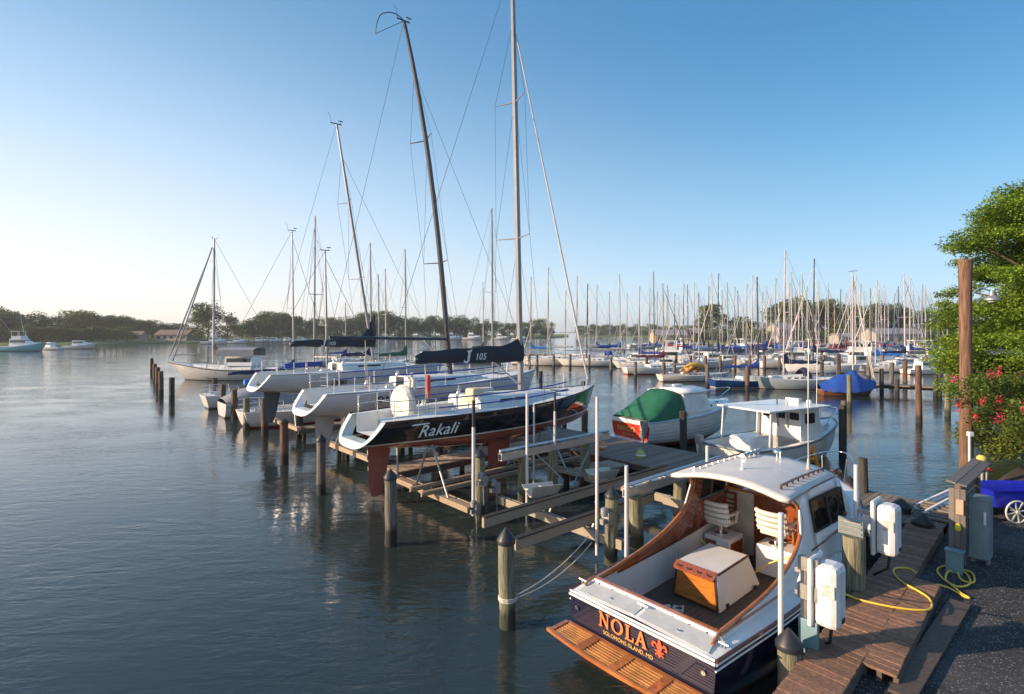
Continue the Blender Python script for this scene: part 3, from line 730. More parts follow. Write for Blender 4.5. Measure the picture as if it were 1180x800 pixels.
pile(DX(270, 33.4), 1.8, .17, pile_brown, 'brown piling left of the dark grey rudder')
pile(DX(257, 36.6), 1.8, .18, pile_brown, 'lighter brown piling before the grey covered boat')
pile(DX(248, 40.5), 1.9, .19, pile_dark, 'dark piling at the stern of the grey covered boat')
pile(DX(198, 42), 1.8, .2, pile_dark, 'dark isolated piling below the bow of the grey ketch')
pile(DX(185.5, 46), 2.0, .2, pile_brown, 'red-brown piling, nearest of the four by the bow of the grey ketch')
pile(DX(181.5, 51), 2.0, .2, pile_brown, 'red-brown piling, second of the four by the bow of the grey ketch', None)
pile(DX(178.5, 58), 1.9, .2, pile_brown, 'red-brown piling, third of the four by the bow of the grey ketch', None)
pile(DX(175, 70), 1.9, .2, pile_dark, 'dark green piling, farthest left of the row by the grey ketch', None)
pile(W(2.64, 7.3), 1.88, .15, pile_green, 'green lift piling with a black cap below the lettering of the black sailboat', .12)
pile(W(4.47, 7.5), 1.5, .15, pile_green, 'green lift piling under the left end of the farther aluminium beam')
pile(W(5.82, 7.5), 1.5, .17, pile_green, 'thick mossy lift piling under the middle of the farther aluminium beam')
pile(W(7.41, 7.5), 1.5, .16, pile_green, 'green lift piling under the right end of the farther aluminium beam')
pile(W(3.1, 2.92), 1.62, .15, pile_green, 'greenish piling with black cone cap and a winch box, left of the motor boat', .17)
pile(W(4.35, 3.1), 1.3, .17, pile_green, 'mossy lift piling under the left end of the nearer aluminium beam')
pile(W(6.35, 3.15), 1.3, .17, pile_green, 'mossy lift piling beside the sweeping teak side of the motor boat')
pile(W(8.7, 3.2), 1.3, .16, pile_green, 'lift piling under the right end of the nearer aluminium beam')
for x, y, l in [(2.6, 13.0, 'between the black hull and the sailboat lettered ONE, first'), (5.0, 13.0, 'between the black hull and the sailboat lettered ONE, second'), (7.6, 12.9, 'between the black hull and the sailboat lettered ONE, third'), (3.2, 17.8, 'under the port side of the sailboat lettered ONE, first'), (6.0, 17.8, 'under the port side of the sailboat lettered ONE, second'), (3.0, 22.8, 'under the far side of the white sailboat with the dark rudder')]:
    pile(W(x, y), 1.6, .15, pile_dark, 'dark lift piling '+l)
pile(W(1.15, -1.85), 1.0, .16, pile_green, 'piling with black cone cap beside the nearer white box on the walkway', .19)
pile(W(4.15, -1.72), 1.72, .19, pile_green, 'thick mossy piling beside the farther white box on the walkway')
pile(DX(971, 22.6), 2.3, .14, pile_dark, 'tall black piling standing in the water right of the white fishing boat')
pile(DX(788, 22.9), 2.0, .15, pile_dark, 'dark piling with a white band beside the boat with the green canvas', None)
pile(DX(917, 23.5), 1.5, .14, pile_brown, 'dark piling beside the thin antenna, against the white fishing boat')
pile(W(11.0, .05), 1.75, .12, pile_dark, 'slim square dark post at the far edge of the main dock')
pile(W(11.1, .45), .95, .2, pile_dark, 'short black bollard with a cone cap at the far edge of the main dock', .17)
pile(W(9.75, -1.15), .95, .2, pile_dark, 'short black bollard with a cone cap beside the two white boards', .17)
pile(W(8.85, -1.75), .92, .2, pile_dark, 'short black bollard with a cone cap at the landward end of the walkway', .17)
pile(DX(687.5, 20), 2.35, .035, pile_dark, 'thin black pole rising from the lift between the black sailboat and the nearer dock', None, None, 8)
pile(DX(672, 40), 1.7, .15, pile_dark, 'dark piling off the bow of the black sailboat')
pile(DX(623, 46), 2.0, .17, pile_dark, 'dark piling seen above the foredeck of the black sailboat')
pile(W(13.2, 12.6), 1.5, .15, pile_brown, 'brown piling left of the boat with the green canvas')
for i, (x, y) in enumerate([(12.6, 13.4), (12.7, 13.9), (12.6, 14.5)]): pile(W(x, y), 1.2, .12, pile_dark, ['first', 'second', 'third'][i]+' short dark post in the cluster left of the green canvas boat')
# tall unused utility pole at the yard corner
mb = MB(); p0 = DX(1113, 18)
t = thing('utility_pole', 'tall brown weathered wooden pole with a split top, taller than everything at the yard edge', 'pole', (p0.x, p0.y, 0), 0)
mb.tube([(0, 0, -1), (.02, 0, 2), (.0, .01, 5), (-.02, 0, 7.3), (-.02, 0, 7.78)], [.2, .19, .175, .185, .215], 18)
mb.build('shaft', pilemat('pole_wood', (.2, .11, .07), (.05, .035, .03), .3), t, 50)
mb = MB()
for i in range(9): a = i*.7; mb.tube([(-.02+.14*math.cos(a), .14*math.sin(a), 7.7), (-.02+.16*math.cos(a), .16*math.sin(a), 7.82+.03*math.sin(i*5))], [.07, .045], 5)
mb.build('split_top', roofwood, t)

# ------------------------------------------------------------ docks (planks across two edge lines)
def plank_deck(name, label, L0, L1, R0, R1, z, m, pw=.145, th=.04, beam=True, cat='dock', jitter=.01, parent=None):
    """planks laid across from the left edge line L0-L1 to the right edge line R0-R1 (marina grid)"""
    t = thing(name, label, cat, (0, 0, 0))
    L0, L1, R0, R1 = [W(*p, z) for p in (L0, L1, R0, R1)]; ln = ((L1-L0).length+(R1-R0).length)/2; n = max(1, int(ln/pw))
    mb = MB()
    for i in range(n):
        f = (i+.5)/n; a = L0.lerp(L1, f); b = R0.lerp(R1, f); d = (b-a).normalized(); zz = rnd.uniform(-.004, .004)
        mb.beam(a-d*rnd.uniform(0, jitter)+Vector((0, 0, zz)), b+d*rnd.uniform(0, jitter)+Vector((0, 0, zz)), ln/n-.012, th)
    mb.build('planks', m, t, None, .004)
    if beam:
        mb = MB()
        for f in (.02, .5, .98):
            a = L0.lerp(R0, f); b = L1.lerp(R1, f); dz = Vector((0, 0, -.04/2-.1)); mb.beam(a+dz, b+dz, .06, .2)
        mb.build('stringers', darkbeam, t)
        k = max(2, int(ln/2.6)+1)
        for i in range(k):
            for f in (.08, .92):
                p = L0.lerp(L1, (i+.1)/(k-.8)).lerp(R0.lerp(R1, (i+.1)/(k-.8)), f); mb = MB(); mb.tube([p+Vector((0, 0, -z-1)), p+Vector((0, 0, -.12))], .1, 8); mb.build('support_post', pile_dark, t)
    return t
plank_deck('walkway', 'brown plank walkway beside the varnished motor boat, with a yellow cable across it', (-1.2, -2.12), (8.9, -1.48), (-1.2, -2.72), (8.9, -2.14), .8, deckwood)
plank_deck('walkway_platform', 'wider brown plank platform joined to the yard side of the walkway', (1.72, -2.56), (5.4, -2.36), (1.72, -2.96), (5.4, -2.74), .8, deckwood, beam=True)
plank_deck('timber_step', 'lower dark timber step between the plank platform and the gravel', (1.5, -3.02), (5.15, -2.82), (1.5, -3.3), (5.15, -3.1), .70, darkbeam, pw=1.85, beam=False, cat='step')
plank_deck('main_dock', 'weathered plank dock crossing beyond the bow of the varnished motor boat to the yard', (8.9, -2.1), (8.9, 2.2), (11.3, -2.1), (11.3, 2.2), .75, dockwood)
plank_deck('main_dock', 'long weathered dock passing behind the boat with the red transom', (9.3, 2.3), (9.0, 40), (12.6, 2.3), (12.4, 40), .6, dockwood)
plank_deck('finger_pier', 'sunlit plank pier low under the hull of the black sailboat', (9.2, 12.6), (2.3, 12.6), (9.2, 11.5), (2.3, 11.5), .55, sunwood)
plank_deck('finger_pier', 'narrow plank pier between the empty lift and the main dock', (9.2, 7.9), (6.6, 7.9), (9.2, 7.0), (6.6, 7.0), .55, sunwood)
plank_deck('finger_pier', 'plank pier under the sailboat lettered ONE', (9.2, 17.6), (2.5, 17.6), (9.2, 16.6), (2.5, 16.6), .6, dockwood)
plank_deck('finger_pier', 'plank pier under the white sailboat with the dark rudder', (9.2, 22.6), (2.5, 22.6), (9.2, 21.6), (2.5, 21.6), .6, dockwood)

# ------------------------------------------------------------ boat lifts
def lift_beam(mb, x0, x1, y, z):
    mb.beam(W(x0, y, z), W(x1, y, z), .16, .03); mb.beam(W(x0, y, z+.2), W(x1, y, z+.2), .2, .03)
    for s in (-.07, .07): mb.beam(W(x0, y+s, z+.1), W(x1, y+s, z+.1), .02, .17)
    mb.tube([W(x0, y, z+.28), W(x1, y, z+.28)], .045, 10)
def galv_tray(parent, x0, x1, y, z, name='aluminium_top_beam'):
    mb = MB(); lift_beam(mb, x0, x1, y, z); o = mb.build(name, alu, parent)
    mb = MB()
    for i in range(7):
        x = x0+.2+(x1-x0-.4)*i/6; mb.box(W(x, y, z+.245), (.1, .24, .03), Matrix.Rotation(A, 3, 'Z'))
    mb.build('bracket', galv, o)
    return o
def motor(parent, x, y, z):
    mb = MB(); M = Matrix.Rotation(A, 3, 'Z'); mb.box(W(x, y, z), (.16, .2, .3), M); mb.box(W(x-.1, y, z-.05), (.22, .1, .12), M)
    mb.lathe([(.05, 0), (.09, .02), (.09, .16), (.05, .2)], W(x-.08, y+.02, z+.05), 12); mb.tube([W(x, y, z-.1), W(x+.03, y, z-.7)], .02, 6)
    mb.build('lift_winch', galv, parent, 40)
def guide(parent, x, y, z0, z1, r=.038, m=pvc, dark=0, name='guide_pole'):
    mb = MB(); mb.tube([W(x, y, z0), W(x+.01, y, z1-dark)], r, 12); mb.tube([W(x, y, z0+(z1-z0)*.33), W(x, y, z0+(z1-z0)*.33+.03)], r*1.15, 12)
    o = mb.build(name, m, parent, 40)
    if dark: mb = MB(); mb.tube([W(x+.01, y, z1-dark), W(x+.01, y, z1)], r*.95, 10); mb.build('black_sleeve', black, o, 40)
# lift of the varnished motor boat
L1 = thing('boat_lift', 'boat lift with upright white guide poles round the varnished motor boat', 'boat lift')
galv_tray(L1, 4.0, 8.7, 3.2, 1.3)
guide(L1, 1.30, -1.64, -.6, 2.74); guide(L1, 4.65, -1.62, -.6, 2.9); guide(L1, 2.16, 1.78, -.5, 2.65); guide(L1, 5.4, 1.8, -.5, 2.6)
mb = MB(); 
for x in (2.0, 6.0): mb.beam(W(x, -1.8, -.42), W(x, 3.0, -.42), .15, .2)
mb.build('cradle_beam', galv, L1)
motor(L1, 2.92, 2.88, 1.12)
# empty lift with two long bunks
L2 = thing('boat_lift', 'empty boat lift with two long black-topped timber bunks over dark water', 'boat lift')
for y, x0, x1 in ((5.25, 1.15, 8.9), (3.75, .85, 6.0)):
    mb = MB(); mb.beam(W(x0, y, .78), W(x1, y, .78), .09, .24); o = mb.build('bunk', beamwood, L2, None, .008)
    mb = MB(); mb.beam(W(x0+.01, y, .92), W(x1, y, .92), .15, .03); mb.build('carpet', bunkcarpet, o)
for x in (3.1, 6.8):
    mb = MB(); mb.beam(W(x, 2.6, .52), W(x, 7.1, .52), .05, .22); mb.beam(W(x+.16, 2.6, .50), W(x+.16, 7.1, .50), .05, .2); mb.build('cross_beam', beamwood, L2, None, .006)
mb = MB(); mb.beam(W(5.5, 3.1, .95), W(5.5, -.2, .95), .06, .2); mb.build('cross_beam', beamwood, L2, None, .006)
galv_tray(L2, 3.55, 8.7, 7.5, 1.5)
guide(L2, 3.05, 3.3, .1, 3.85, .04); guide(L2, 4.34, 7.15, .1, 3.5, .045); guide(L2, 5.7, 7.3, 1.7, 3.4, .04, pvc, .6)
mb = MB()
for x in (3.3, 7.0):
    for s in (-.2, .2): mb.beam(W(x+s*.5, 3.75, .5), W(x+s, 3.75, .66), .05, .05); mb.beam(W(x+s*.5, 5.25, .5), W(x+s, 5.25, .66), .05, .05)
mb.build('bunk_bracket', galv, L2)
motor(L2, 3.0, 7.0, .9)
# wooden boat-shaped keel cradles (short cream troughs)
for x, y, l in ((4.15, 6.65, 'cream wooden cradle trough on the empty lift, nearer one under the tall white pole'), (6.9, 6.6, 'cream wooden cradle trough on the empty lift, farther one under the thin black pole')):
    mb = MB(); d = .95
    for s in (-1, 1): mb.slab([W(x-.12, y+s*.05, .5), W(x+d, y+s*.05, .42), W(x+d+.05, y+s*.2, .72), W(x-.28, y+s*.2, .85)], W(0, s*.03)-W(0, 0))
    mb.slab([W(x-.12, y-.06, .48), W(x+d, y-.06, .40), W(x+d, y+.06, .40), W(x-.12, y+.06, .48)], (0, 0, .04))
    for xx in (x-.18, x+.3): mb.beam(W(xx, y-.2, .72), W(xx, y+.2, .72), .06, .05)
    tag(mb.build('cradle_trough', cream), l, 'boat cradle')
# lift below the black sailboat
L3 = thing('boat_lift', 'timber and steel lift carrying the black sailboat by slanting struts', 'boat lift')
for x in (2.15, 7.2):
    mb = MB(); mb.beam(W(x, 7.1, .42), W(x, 13.2, .42), .22, .16); mb.beam(W(x+.24, 7.1, .38), W(x+.24, 13.2, .38), .05, .2)
    mb.build('cross_beam', sunwood, L3, None, .006)
    for y, yt in ((8.2, 9.3), (12.6, 11.7), (10.0, 9.6), (11.2, 11.5)):
        mb = MB(); mb.tube([W(x, y, .5), W(x+.15, yt, 1.72 if 9.4 < yt < 11.6 else 1.85)], .035, 8); mb.box(W(x+.15, yt, 1.80), (.34, .1, .05), Matrix.Rotation(A, 3, 'Z')); mb.build('strut', galv, L3, 40)
for y in (8.8, 9.45):
    mb = MB(); mb.beam(W(1.6, y, .6), W(8.8, y+.1, .6), .12, .06); mb.beam(W(1.6, y, .55), W(8.8, y+.1, .55), .05, .12); mb.build('runner_board', sunwood, L3)
mb = MB(); mb.tube([W(7.8, 7.5, 1.5), W(6.2, 6.9, .45)], .03, 8); mb.tube([W(5.2, 7.7, 1.45), W(5.8, 7.0, .6)], .03, 8); mb.tube([W(4.1, 7.6, 1.45), W(4.6, 7.6, .9)], .03, 8); mb.build('diagonal_brace', galv, L3, 40)
motor(L3, 2.32, 7.05, .42); motor(L3, 2.6, 7.1, 1.15)
guide(L3, 2.31, 7.18, .2, 3.45, .05, pvc, .75); guide(L3, 5.9, 8.5, 0, 2.9, .035, pvc)
motor(L3, 2.1, 13.0, .9)
L4 = thing('boat_lift', 'lift with slanting struts under the white sailboat lettered ONE', 'boat lift')
for x in (2.4, 7.4):
    mb = MB(); mb.beam(W(x, 13.2, .6), W(x, 17.8, .6), .2, .18); mb.build('cross_beam', sunwood, L4)
    for y, yt in ((13.5, 14.2), (16.9, 16.1)):
        mb = MB(); mb.tube([W(x, y, .65), W(x+.1, yt, 2.0)], .04, 8); mb.build('strut', galv, L4, 40)
L5 = thing('boat_lift', 'lift under the white sailboat with the dark rudder', 'boat lift')
for x in (2.4, 7.4):
    mb = MB(); mb.beam(W(x, 21.2, .7), W(x, 25.8, .7), .2, .18); mb.build('cross_beam', sunwood, L5)
    for y, yt in ((21.6, 22.3), (25.4, 24.7)):
        mb = MB(); mb.tube([W(x, y, .7), W(x+.1, yt, 2.3)], .04, 8); mb.build('strut', galv, L5, 40)
# mooring line from the nearest piling to the empty lift
mb = MB(); mb.tube(sag(W(-.42, 2.4, .55), W(2.75, 3.3, .62), .16), .013, 5); mb.tube(sag(W(-.42, 2.42, .5), W(2.75, 3.2, .5), .2), .013, 5)
for i in range(3): mb.tube([W(-.43, 2.48, .5+.03*i)+Vector((.168*math.cos(a*.5236), .168*math.sin(a*.5236), 0)) for a in range(12)], .013, 5, closed=True)
tag(mb.build('mooring_line', rope_w), 'pale mooring line hanging from the nearest cone-capped piling to the empty lift', 'rope')

# ------------------------------------------------------------ three racing sloops in their lifts
rak_hull = hullmat('rakali_hull', [(-3, (.33, .085, .06)), (.2, (.75, .72, .66)), (.25, (.008, .009, .014))], .12, .5, .1)
T, bf, sf, mp, bc, rings, xm, bz = racer('racing_sloop', 'black racing sloop with red bottom and red rudder hanging in a lift, tall silver mast', 10.5, rak_hull, 1.8, L=10.7, x0=.68, scoop_m=pale_teal, cover=cv_black, wheel=True, zt=19.4, rake=.45, mast_m=mast_alu, r=.115, up=1.0, cover_h=.7, boom_end=1.7, bow=(10.45, 0, 1.1), furl=(mat('furled_white_sail', (.5, .49, .5), .8), .05))
# name lettering on the starboard quarter, on the hull surface
place_text('name_lettering', 'Rakali', .52, white_p, T, (1.62, -bf(1.62)-.0, .56), (1, -.16, .015), (-.16, -1, -.16), shear=.45, depth=.012, spacing=1.05)
mb = MB(); mb.slab([(.78, -bf(.8)-.02, .76), (.82, -bf(.8)-.02, .80), (1.35, -bf(1.35)-.02, .82), (1.35, -bf(1.35)-.02, .785)], (0, -.01, 0)); mb.build('lettering_flourish', white_p, T)
def boom_mark(T, bz, x, y, s=1.0, dirx=1):
    """the class mark and number 105 on the side of the boom cover"""
    x0 = x
    g = [[(0+.05, .34), (.26, .38), (.26, .33), (.2, .3), (.14, -.02), (.02, -.1), (-.1, -.04), (-.08, .05), (-.02, -.03), (.06, 0), (.1, .28)]]
    poly_mark('class_mark', [[(a*s, b*s) for a, b in q] for q in g], white_p, T, (x0-.55*s*dirx, y, bz), (dirx, 0, 0), (0, -1, 0), .01)
    place_text('cover_number', '105', .34*s, white_p, T, (x0+.1*s*dirx, y, bz+.12*s), (dirx, 0, 0), (0, -1, 0), shear=.2, depth=.006)
boom_mark(T, bz, xm-2.2, -.175)
# light spray hood, folded sail bag, red pennant and stern wind generator details
mb = MB(); mb.box((4.6, .1, sf(4.6)+.5), (.75, .35, .14)); mb.build('folded_white_cover', cv_white, T, 40)
mb = MB(); mb.box((3.86, -.42, sf(3.8)+.42), (.5, .5, .5)); mb.build('companionway_cover', mat('tan_hatch_cover', (.6, .5, .33), .8), T, None, .08)
mb = MB(); mb.tube([(2.8, .9, sf(3)+1.1), (2.8, .92, sf(3)+.7), (2.82, .93, sf(3)+.2)], [.07, .1, .03], 8); mb.build('furled_red_flag', mat('faded_red_cloth', (.5, .06, .05), .8), T, 50)
# shining bow section with a white and green patch
mb = MB(); rg = rings[-4]; mb.loft([[Vector((p.x-.02, p.y*1.012, p.z)) for p in rings[i][-8:]] for i in range(len(rings)-5, len(rings)-1)]); mb.build('bow_cover', cv_green, T, 40)

one_hull = hullmat('one_hull', [(-3, (.5, .46, .42)), (.08, (.55, .53, .53)), (.1, (.62, .6, .6))], .3, .3, .06)
T2, bf, sf, mp, bc, rings, xm, bz = racer('racing_sloop', 'white racing sloop lettered ONE hanging in a lift, with a tall bent black mast', 15.5, one_hull, 2.15, L=11.6, B=3.3, x0=.95, cover=None, fin=whitefoul, zt=18.75, rake=1.5, curve=.9, xmf=.542, mast_m=mast_dk, r=.12, boomm=mast_dk, spreads=(.33, .68), boomz=1.6, boom_end=.6)
place_text('name_lettering', 'ONE', .34, black_p, T2, (2.3, -bf(2.3)-.03, .62), (1, -.12, .0), (-.12, -1, -.10), depth=.03, spacing=1.5)
top = mp(1); mb = MB(); mb.tube(smooth_path([top, top+Vector((-.25, 0, .12)), top+Vector((-.6, .05, .15)), top+Vector((-1.05, .05, -.1)), top+Vector((-1.25, .05, -.6)), top+Vector((-1.3, .05, -1.0))], 4), .02, 5); mb.tube([top, top+Vector((-1.3, .05, -1.0))], .012, 4); mb.build('bent_backstay_flicker', black, T2)
w3_hull = hullmat('white_racer_hull', [(-3, (.5, .48, .47)), (.1, (.6, .6, .62))], .25, .35, .06)
T3, bf, sf, mp, bc, rings, xm, bz = racer('racing_sloop', 'white racing sloop in a lift with a dark grey rudder and charcoal sail cover', 23.4, w3_hull, 2.35, L=10.7, x0=1.4, cover=cv_black, fin=greyfoul, zt=16.7, rake=2.2, xmf=.56, up=2.0, cover_h=.55, cov=False, mast_m=mast_alu, boomz=1.0, boom_end=1.3)
boom_mark(T3, bz, xm-2.6, -.16, .8)
place_text('name_lettering', 'Sylas', .42, black_p, T3, (3.2, -bf(3.2)-.03, .45), (1, -.08, 0), (-.08, -1, -.1), shear=.4, depth=.03)
mb = MB(); mb.tube([(1.2, .55, sf(1)+.3), (3.2, .6, sf(3)+.35)], .14, 8); mb.build('blue_rolled_canvas', cv_blue, T3, 50)

# ------------------------------------------------------------ floating white hull and covered boat behind them
def simple_sloop(t, L, B, hm, deck_m=white_dull, mastz=12, mm=mast_alu, cover=None, rake=.15, fine=False, furl=None, cab=.38, sheer=(.95, .85, 1.15), dodger=None, spreads=(.5,), boomz=1.15, wr=.012, r=.07, frac=.95, xmf=.57, rail=True, bimini=None, up=1.2):
    rings, bf, sf = hull_shape(L, B, [.62, .9, 1.0, .92, .6, .3, .03], sheer, .35, L*.1, L*.03, (.6, 1.0), 1.1, 16 if not fine else 26, 7)
    mb = MB(); mb.loft(rings); mb.add([p for p in rings[0]], [list(range(len(rings[0])))]); mb.build('hull', hm, t, 50)
    deck_mesh(L, bf, sf, (L*.06, L*.34, .55, .4, .15), (L*.34, L*.72, .85*B/3.2, cab), 12).build('deck', deck_m, t, 35)
    for s, i in [(s, i) for s in (-1, 1) for i in range(3)]:
        mb = MB()
        for i in (i,):
            xx = L*(.40+.07*i); u = (xx/L-.34)/.38; ww = .85*B/3.2*(1-.45*u*u)-.0; mb.box((xx, s*(ww+.005), sf(xx)+cab*.42*(1-.5*u)), (L*.045, .06, .11))
        mb.build('cabin_window', glass, t)
    xm = L*xmf; zd = sf(xm)+cab*.8
    rig(t, xm, zd, mastz, L, bf, sf, mm, rake, spreads, r, 0, sp_l=.8, furl=furl, wr=wr, frac=frac, vane=fine)
    boom_cover(t, xm-.1, L*.16, zd+boomz, cover, .42, up, .05, mm)
    if rail: rails(t, L, bf, sf, L*.2, L*.86, 4, .6, r=.02)
    if dodger: 
        rows = []
        for i in range(6):
            a = i/5; xx = L*(.30+.1*a); hh = (.2+.75*math.sin(min(1, a*1.6+.2)*math.pi/2))*(1 if a < .7 else 1.5-a*.75)
            rows.append([Vector((xx, .8*math.cos(math.pi*j/8), sf(xx)+.1+hh*math.sin(math.pi*j/8)**.6)) for j in range(9)])
        mb = MB(); mb.loft(rows); mb.build('spray_hood', dodger, t, 60)
    if bimini:
        rows = [[Vector((L*(.06+.2*i/3), .95*math.cos(math.pi*j/6), sf(1)+1.55+.22*math.sin(math.pi*j/6)+.05*math.sin(math.pi*i/3))) for j in range(7)] for i in range(4)]
        mb = MB(); mb.loft(rows); mb.build('sun_awning', bimini, t, 60)
        mb = MB()
        for i in (0, 3):
            for s in (-1, 1): mb.tube([(L*.15, s*.95, sf(1)+.1), (L*(.06+.2*i/3), s*.95, sf(1)+1.55)], .02, 5)
        mb.build('awning_frame', steel, t)
    return t, bf, sf
H_white = hullmat('plain_white_hull', [(-3, (.1, .1, .11)), (.03, (.05, .1, .25)), (.09, (.62, .6, .58))], .3, .3)
H_white2 = hullmat('cream_hull', [(-3, (.2, .05, .04)), (.06, (.62, .58, .54))], .3, .3)
H_blue = hullmat('blue_hull', [(-3, (.2, .05, .04)), (.04, (.7, .68, .65)), (.1, (.012, .045, .17))], .25, .4)
H_grey = hullmat('grey_blue_hull', [(-3, (.1, .05, .04)), (.04, (.5, .5, .5)), (.08, (.3, .36, .38))], .3, .3)
H_ketch = hullmat('pale_grey_hull', [(-3, (.08, .07, .06)), (.05, (.42, .42, .43))], .4, .2)
H_wood = hullmat('brown_wooden_hull', [(-3, (.1, .05, .04)), (.05, (.16, .07, .03)), (.35, (.2, .1, .05))], .3, .4)
H_red = hullmat('white_hull_red_stripe', [(-3, (.35, .04, .03)), (.1, (.64, .6, .58))], .3, .3)
t = thing('sailboat', 'low white hull afloat behind the white sloop with the dark grey rudder', 'sailboat', W(1.4, 27.6), A)
simple_sloop(t, 9.6, 3.1, H_red, cover=cv_blue, mastz=10.4, fine=True, spreads=(.5,), xmf=.52)
t = thing('covered_boat', 'boat under a grey tarpaulin with a rolled bright blue cover beside it', 'boat', W(1.6, 32.6), A)
rings, bf, sf = hull_shape(8.5, 2.9, J_PROF, (.9, .9, 1.2), .4, .8, 0, (.5, 1), 1.1, 18, 8)
mb = MB(); mb.loft(rings); mb.add([p for p in rings[0]], [list(range(len(rings[0])))]); mb.build('hull', H_ketch, t, 50)
mb = MB(); mb.loft([[Vector((x, bf(x)*1.02*math.cos(math.pi*j/10), sf(x)-.25+(.25+1.1*math.sin(min(1, x/3+.15)*math.pi/2)*(1-.4*x/8.5))*math.sin(math.pi*j/10)**.55)) for j in range(11)] for x in [i*.6 for i in range(15)]]); mb.build('grey_tarpaulin', cv_grey, t, 60)
mb = MB(); mb.tube([(1.0, -1.2, 2.2), (5.2, -1.0, 2.4)], [.18, .14], 8); mb.build('rolled_blue_cover', cv_bright, t, 50)
t = thing('sailboat', 'sloop behind the covered boat carrying a high navy sail cover and a bright blue sail', 'sailboat', W(1.5, 37.6), A)
simple_sloop(t, 10, 3.2, H_white, cover=cv_navy, mastz=13.2, mm=mast_alu, fine=True, spreads=(.5,), xmf=.63)

# grey ketch seen broadside with its bow to the left
t = thing('pilothouse_sailboat', 'pale grey pilothouse sailboat, bow to the left, brown furled sail and doubled forestays', 'sailboat', DX(330, 60.5), R(180))
rings, bf, sf = hull_shape(13.2, 3.9, [.7, .92, 1.0, .92, .6, .3, .03], (1.25, 1.2, 1.95), .5, 1.9, .3, (.6, 1.0), 1.1, 26, 9)
mb = MB(); mb.loft(rings); mb.add([p for p in rings[0]], [list(range(len(rings[0])))]); mb.build('hull', H_ketch, t, 50)
deck_mesh(13.2, bf, sf, (.5, 3.4, .9, .5, .2), (3.4, 10.2, 1.25, .42), 18).build('deck', white_dull, t, 35)
mb = MB()
for s in (-1, 1): mb.tube([Vector((x, s*bf(x)*1.01, sf(x)-.02)) for x in [i*.55 for i in range(25)]], .05, 6)
mb.build('rub_rail', brownrail, t, 40)
mb = MB(); mb.loft([[Vector((x, s_*w_, z_)) for s_, w_, z_ in ((-1, 1.3, 1.6), (-1, 1.15, 2.35), (-1, 1.0, 2.6), (1, 1.0, 2.6), (1, 1.15, 2.35), (1, 1.3, 1.6))] for x in (3.3, 6.3)], cap=True); mb.build('pilothouse', white, t)
mb = MB(); mb.box2((3.5, -1.24, 2.0), (6.1, 1.24, 2.42)); mb.build('pilothouse_window', glass, t)
mb = MB(); mb.loft([[Vector((x, 1.45*math.cos(math.pi*j/8), 3.35+.25*math.sin(math.pi*j/8))) for j in range(9)] for x in (3.0, 5.0, 7.0)]); mb.loft([[Vector((x, -1.45, z)) for x in (3.0, 7.2)] for z in (3.35, 2.65)]); mb.loft([[Vector((x, 1.45, z)) for x in (3.0, 7.2)] for z in (3.35, 2.65)]); mb.build('grey_awning', cv_grey, t, 50)
rig(t, 8.2, 1.9, 15.8, 13.2, bf, sf, mast_lt, .1, (.5,), .13, 0, sp_l=1.0, wr=.016, frac=.97, furl=(cv_grey, .1), bow=(13.3, 0, 2.1))
mb = MB(); mb.tube([(12.7, .1, 2.1), (8.3, .1, 14.8)], .07, 6); mb.build('second_furled_headsail', cv_grey, t)
rails(t, 13.2, bf, sf, 2.5, 11.6, 7, .65, r=.022)
boom_cover(t, 8.05, 4.3, 3.0, cv_brown, .5, 1.5, .35, mast_lt, 'brown_furled_sail')
mb = MB(); mb.tube([(12.8, 0, 2.7), (10.0, 0, 2.9)], .05, 6); mb.build('whisker_pole', mast_alu, t)

# ------------------------------------------------------------ the varnished motor boat
N = thing('motor_boat', 'navy-hulled motor boat lettered NOLA with varnished teak cockpit and white cabin, nearest to the camera', 'motor boat', W(0, 0, 0), A)
nola_hull = hullmat('nola_hull', [(-3, (.2, .03, .03)), (.1, (.3, .03, .04)), (.14, (.014, .015, .035))], .12, .5, .08)
NL, NB = 8.7, 3.0
rings, bf, sf = hull_shape(NL, NB, [.885, .97, 1.0, .95, .70, .42, .03], (.95, 1.05, 1.6), .5, .7, .02, (.34, 1.15), .8, 34, 10)
mb = MB(); mb.loft(rings); mb.add([p for p in rings[0]], [list(range(len(rings[0])))]); mb.build('hull', nola_hull, N, 40)
# decks: aft deck, side decks, foredeck with trunk cabin
rows = []
def nsec(x, mode):
    b = bf(x)-.015; z = sf(x); iw = 1.1+.035*x
    iw = min(iw, b-.12)
    if mode == 'cock': h = [(b, z), (iw+.06, z+.03), (iw+.04, z+.09), (iw, z+.09), (iw-.01, .3), (iw*.6, .3), (0, .3)]
    elif mode == 'trunk':
        u = (x-5.35)/(7.5-5.35); w2 = min(1.08*(1-.5*u**2), b-.22); hh = .52*(1-.62*u**1.4)
        h = [(b, z), (w2+.05, z+.03), (w2, z+hh*.8), (w2-.09, z+hh), (w2*.6, z+hh*1.08), (w2*.3, z+hh*1.12), (0, z+hh*1.14)]
    elif mode == 'aft': h = [(b*f, z+.05*(1-f)+.1*min(1, x/.45)*(1 if f < .9 else 0)*.6) for f in (1, .88, .7, .55, .35, .18, 0)]
    else: h = [(b*f, z+.08*(1-f)) for f in (1, .9, .75, .6, .4, .2, 0)]
    return [Vector((x, y, zz)) for y, zz in h]+[Vector((x, -y, zz)) for y, zz in h[-2::-1]]
for x in (0, .15, .3, .44): rows.append(nsec(x, 'aft'))
for x in [.45+i*(5.3-.45)/14 for i in range(15)]: rows.append(nsec(x, 'cock'))
for x in [5.35+i*(7.5-5.35)/8 for i in range(9)]: rows.append(nsec(x, 'trunk'))
for x in [7.52+i*(8.69-7.52)/6 for i in range(7)]: rows.append(nsec(x, 'fore'))
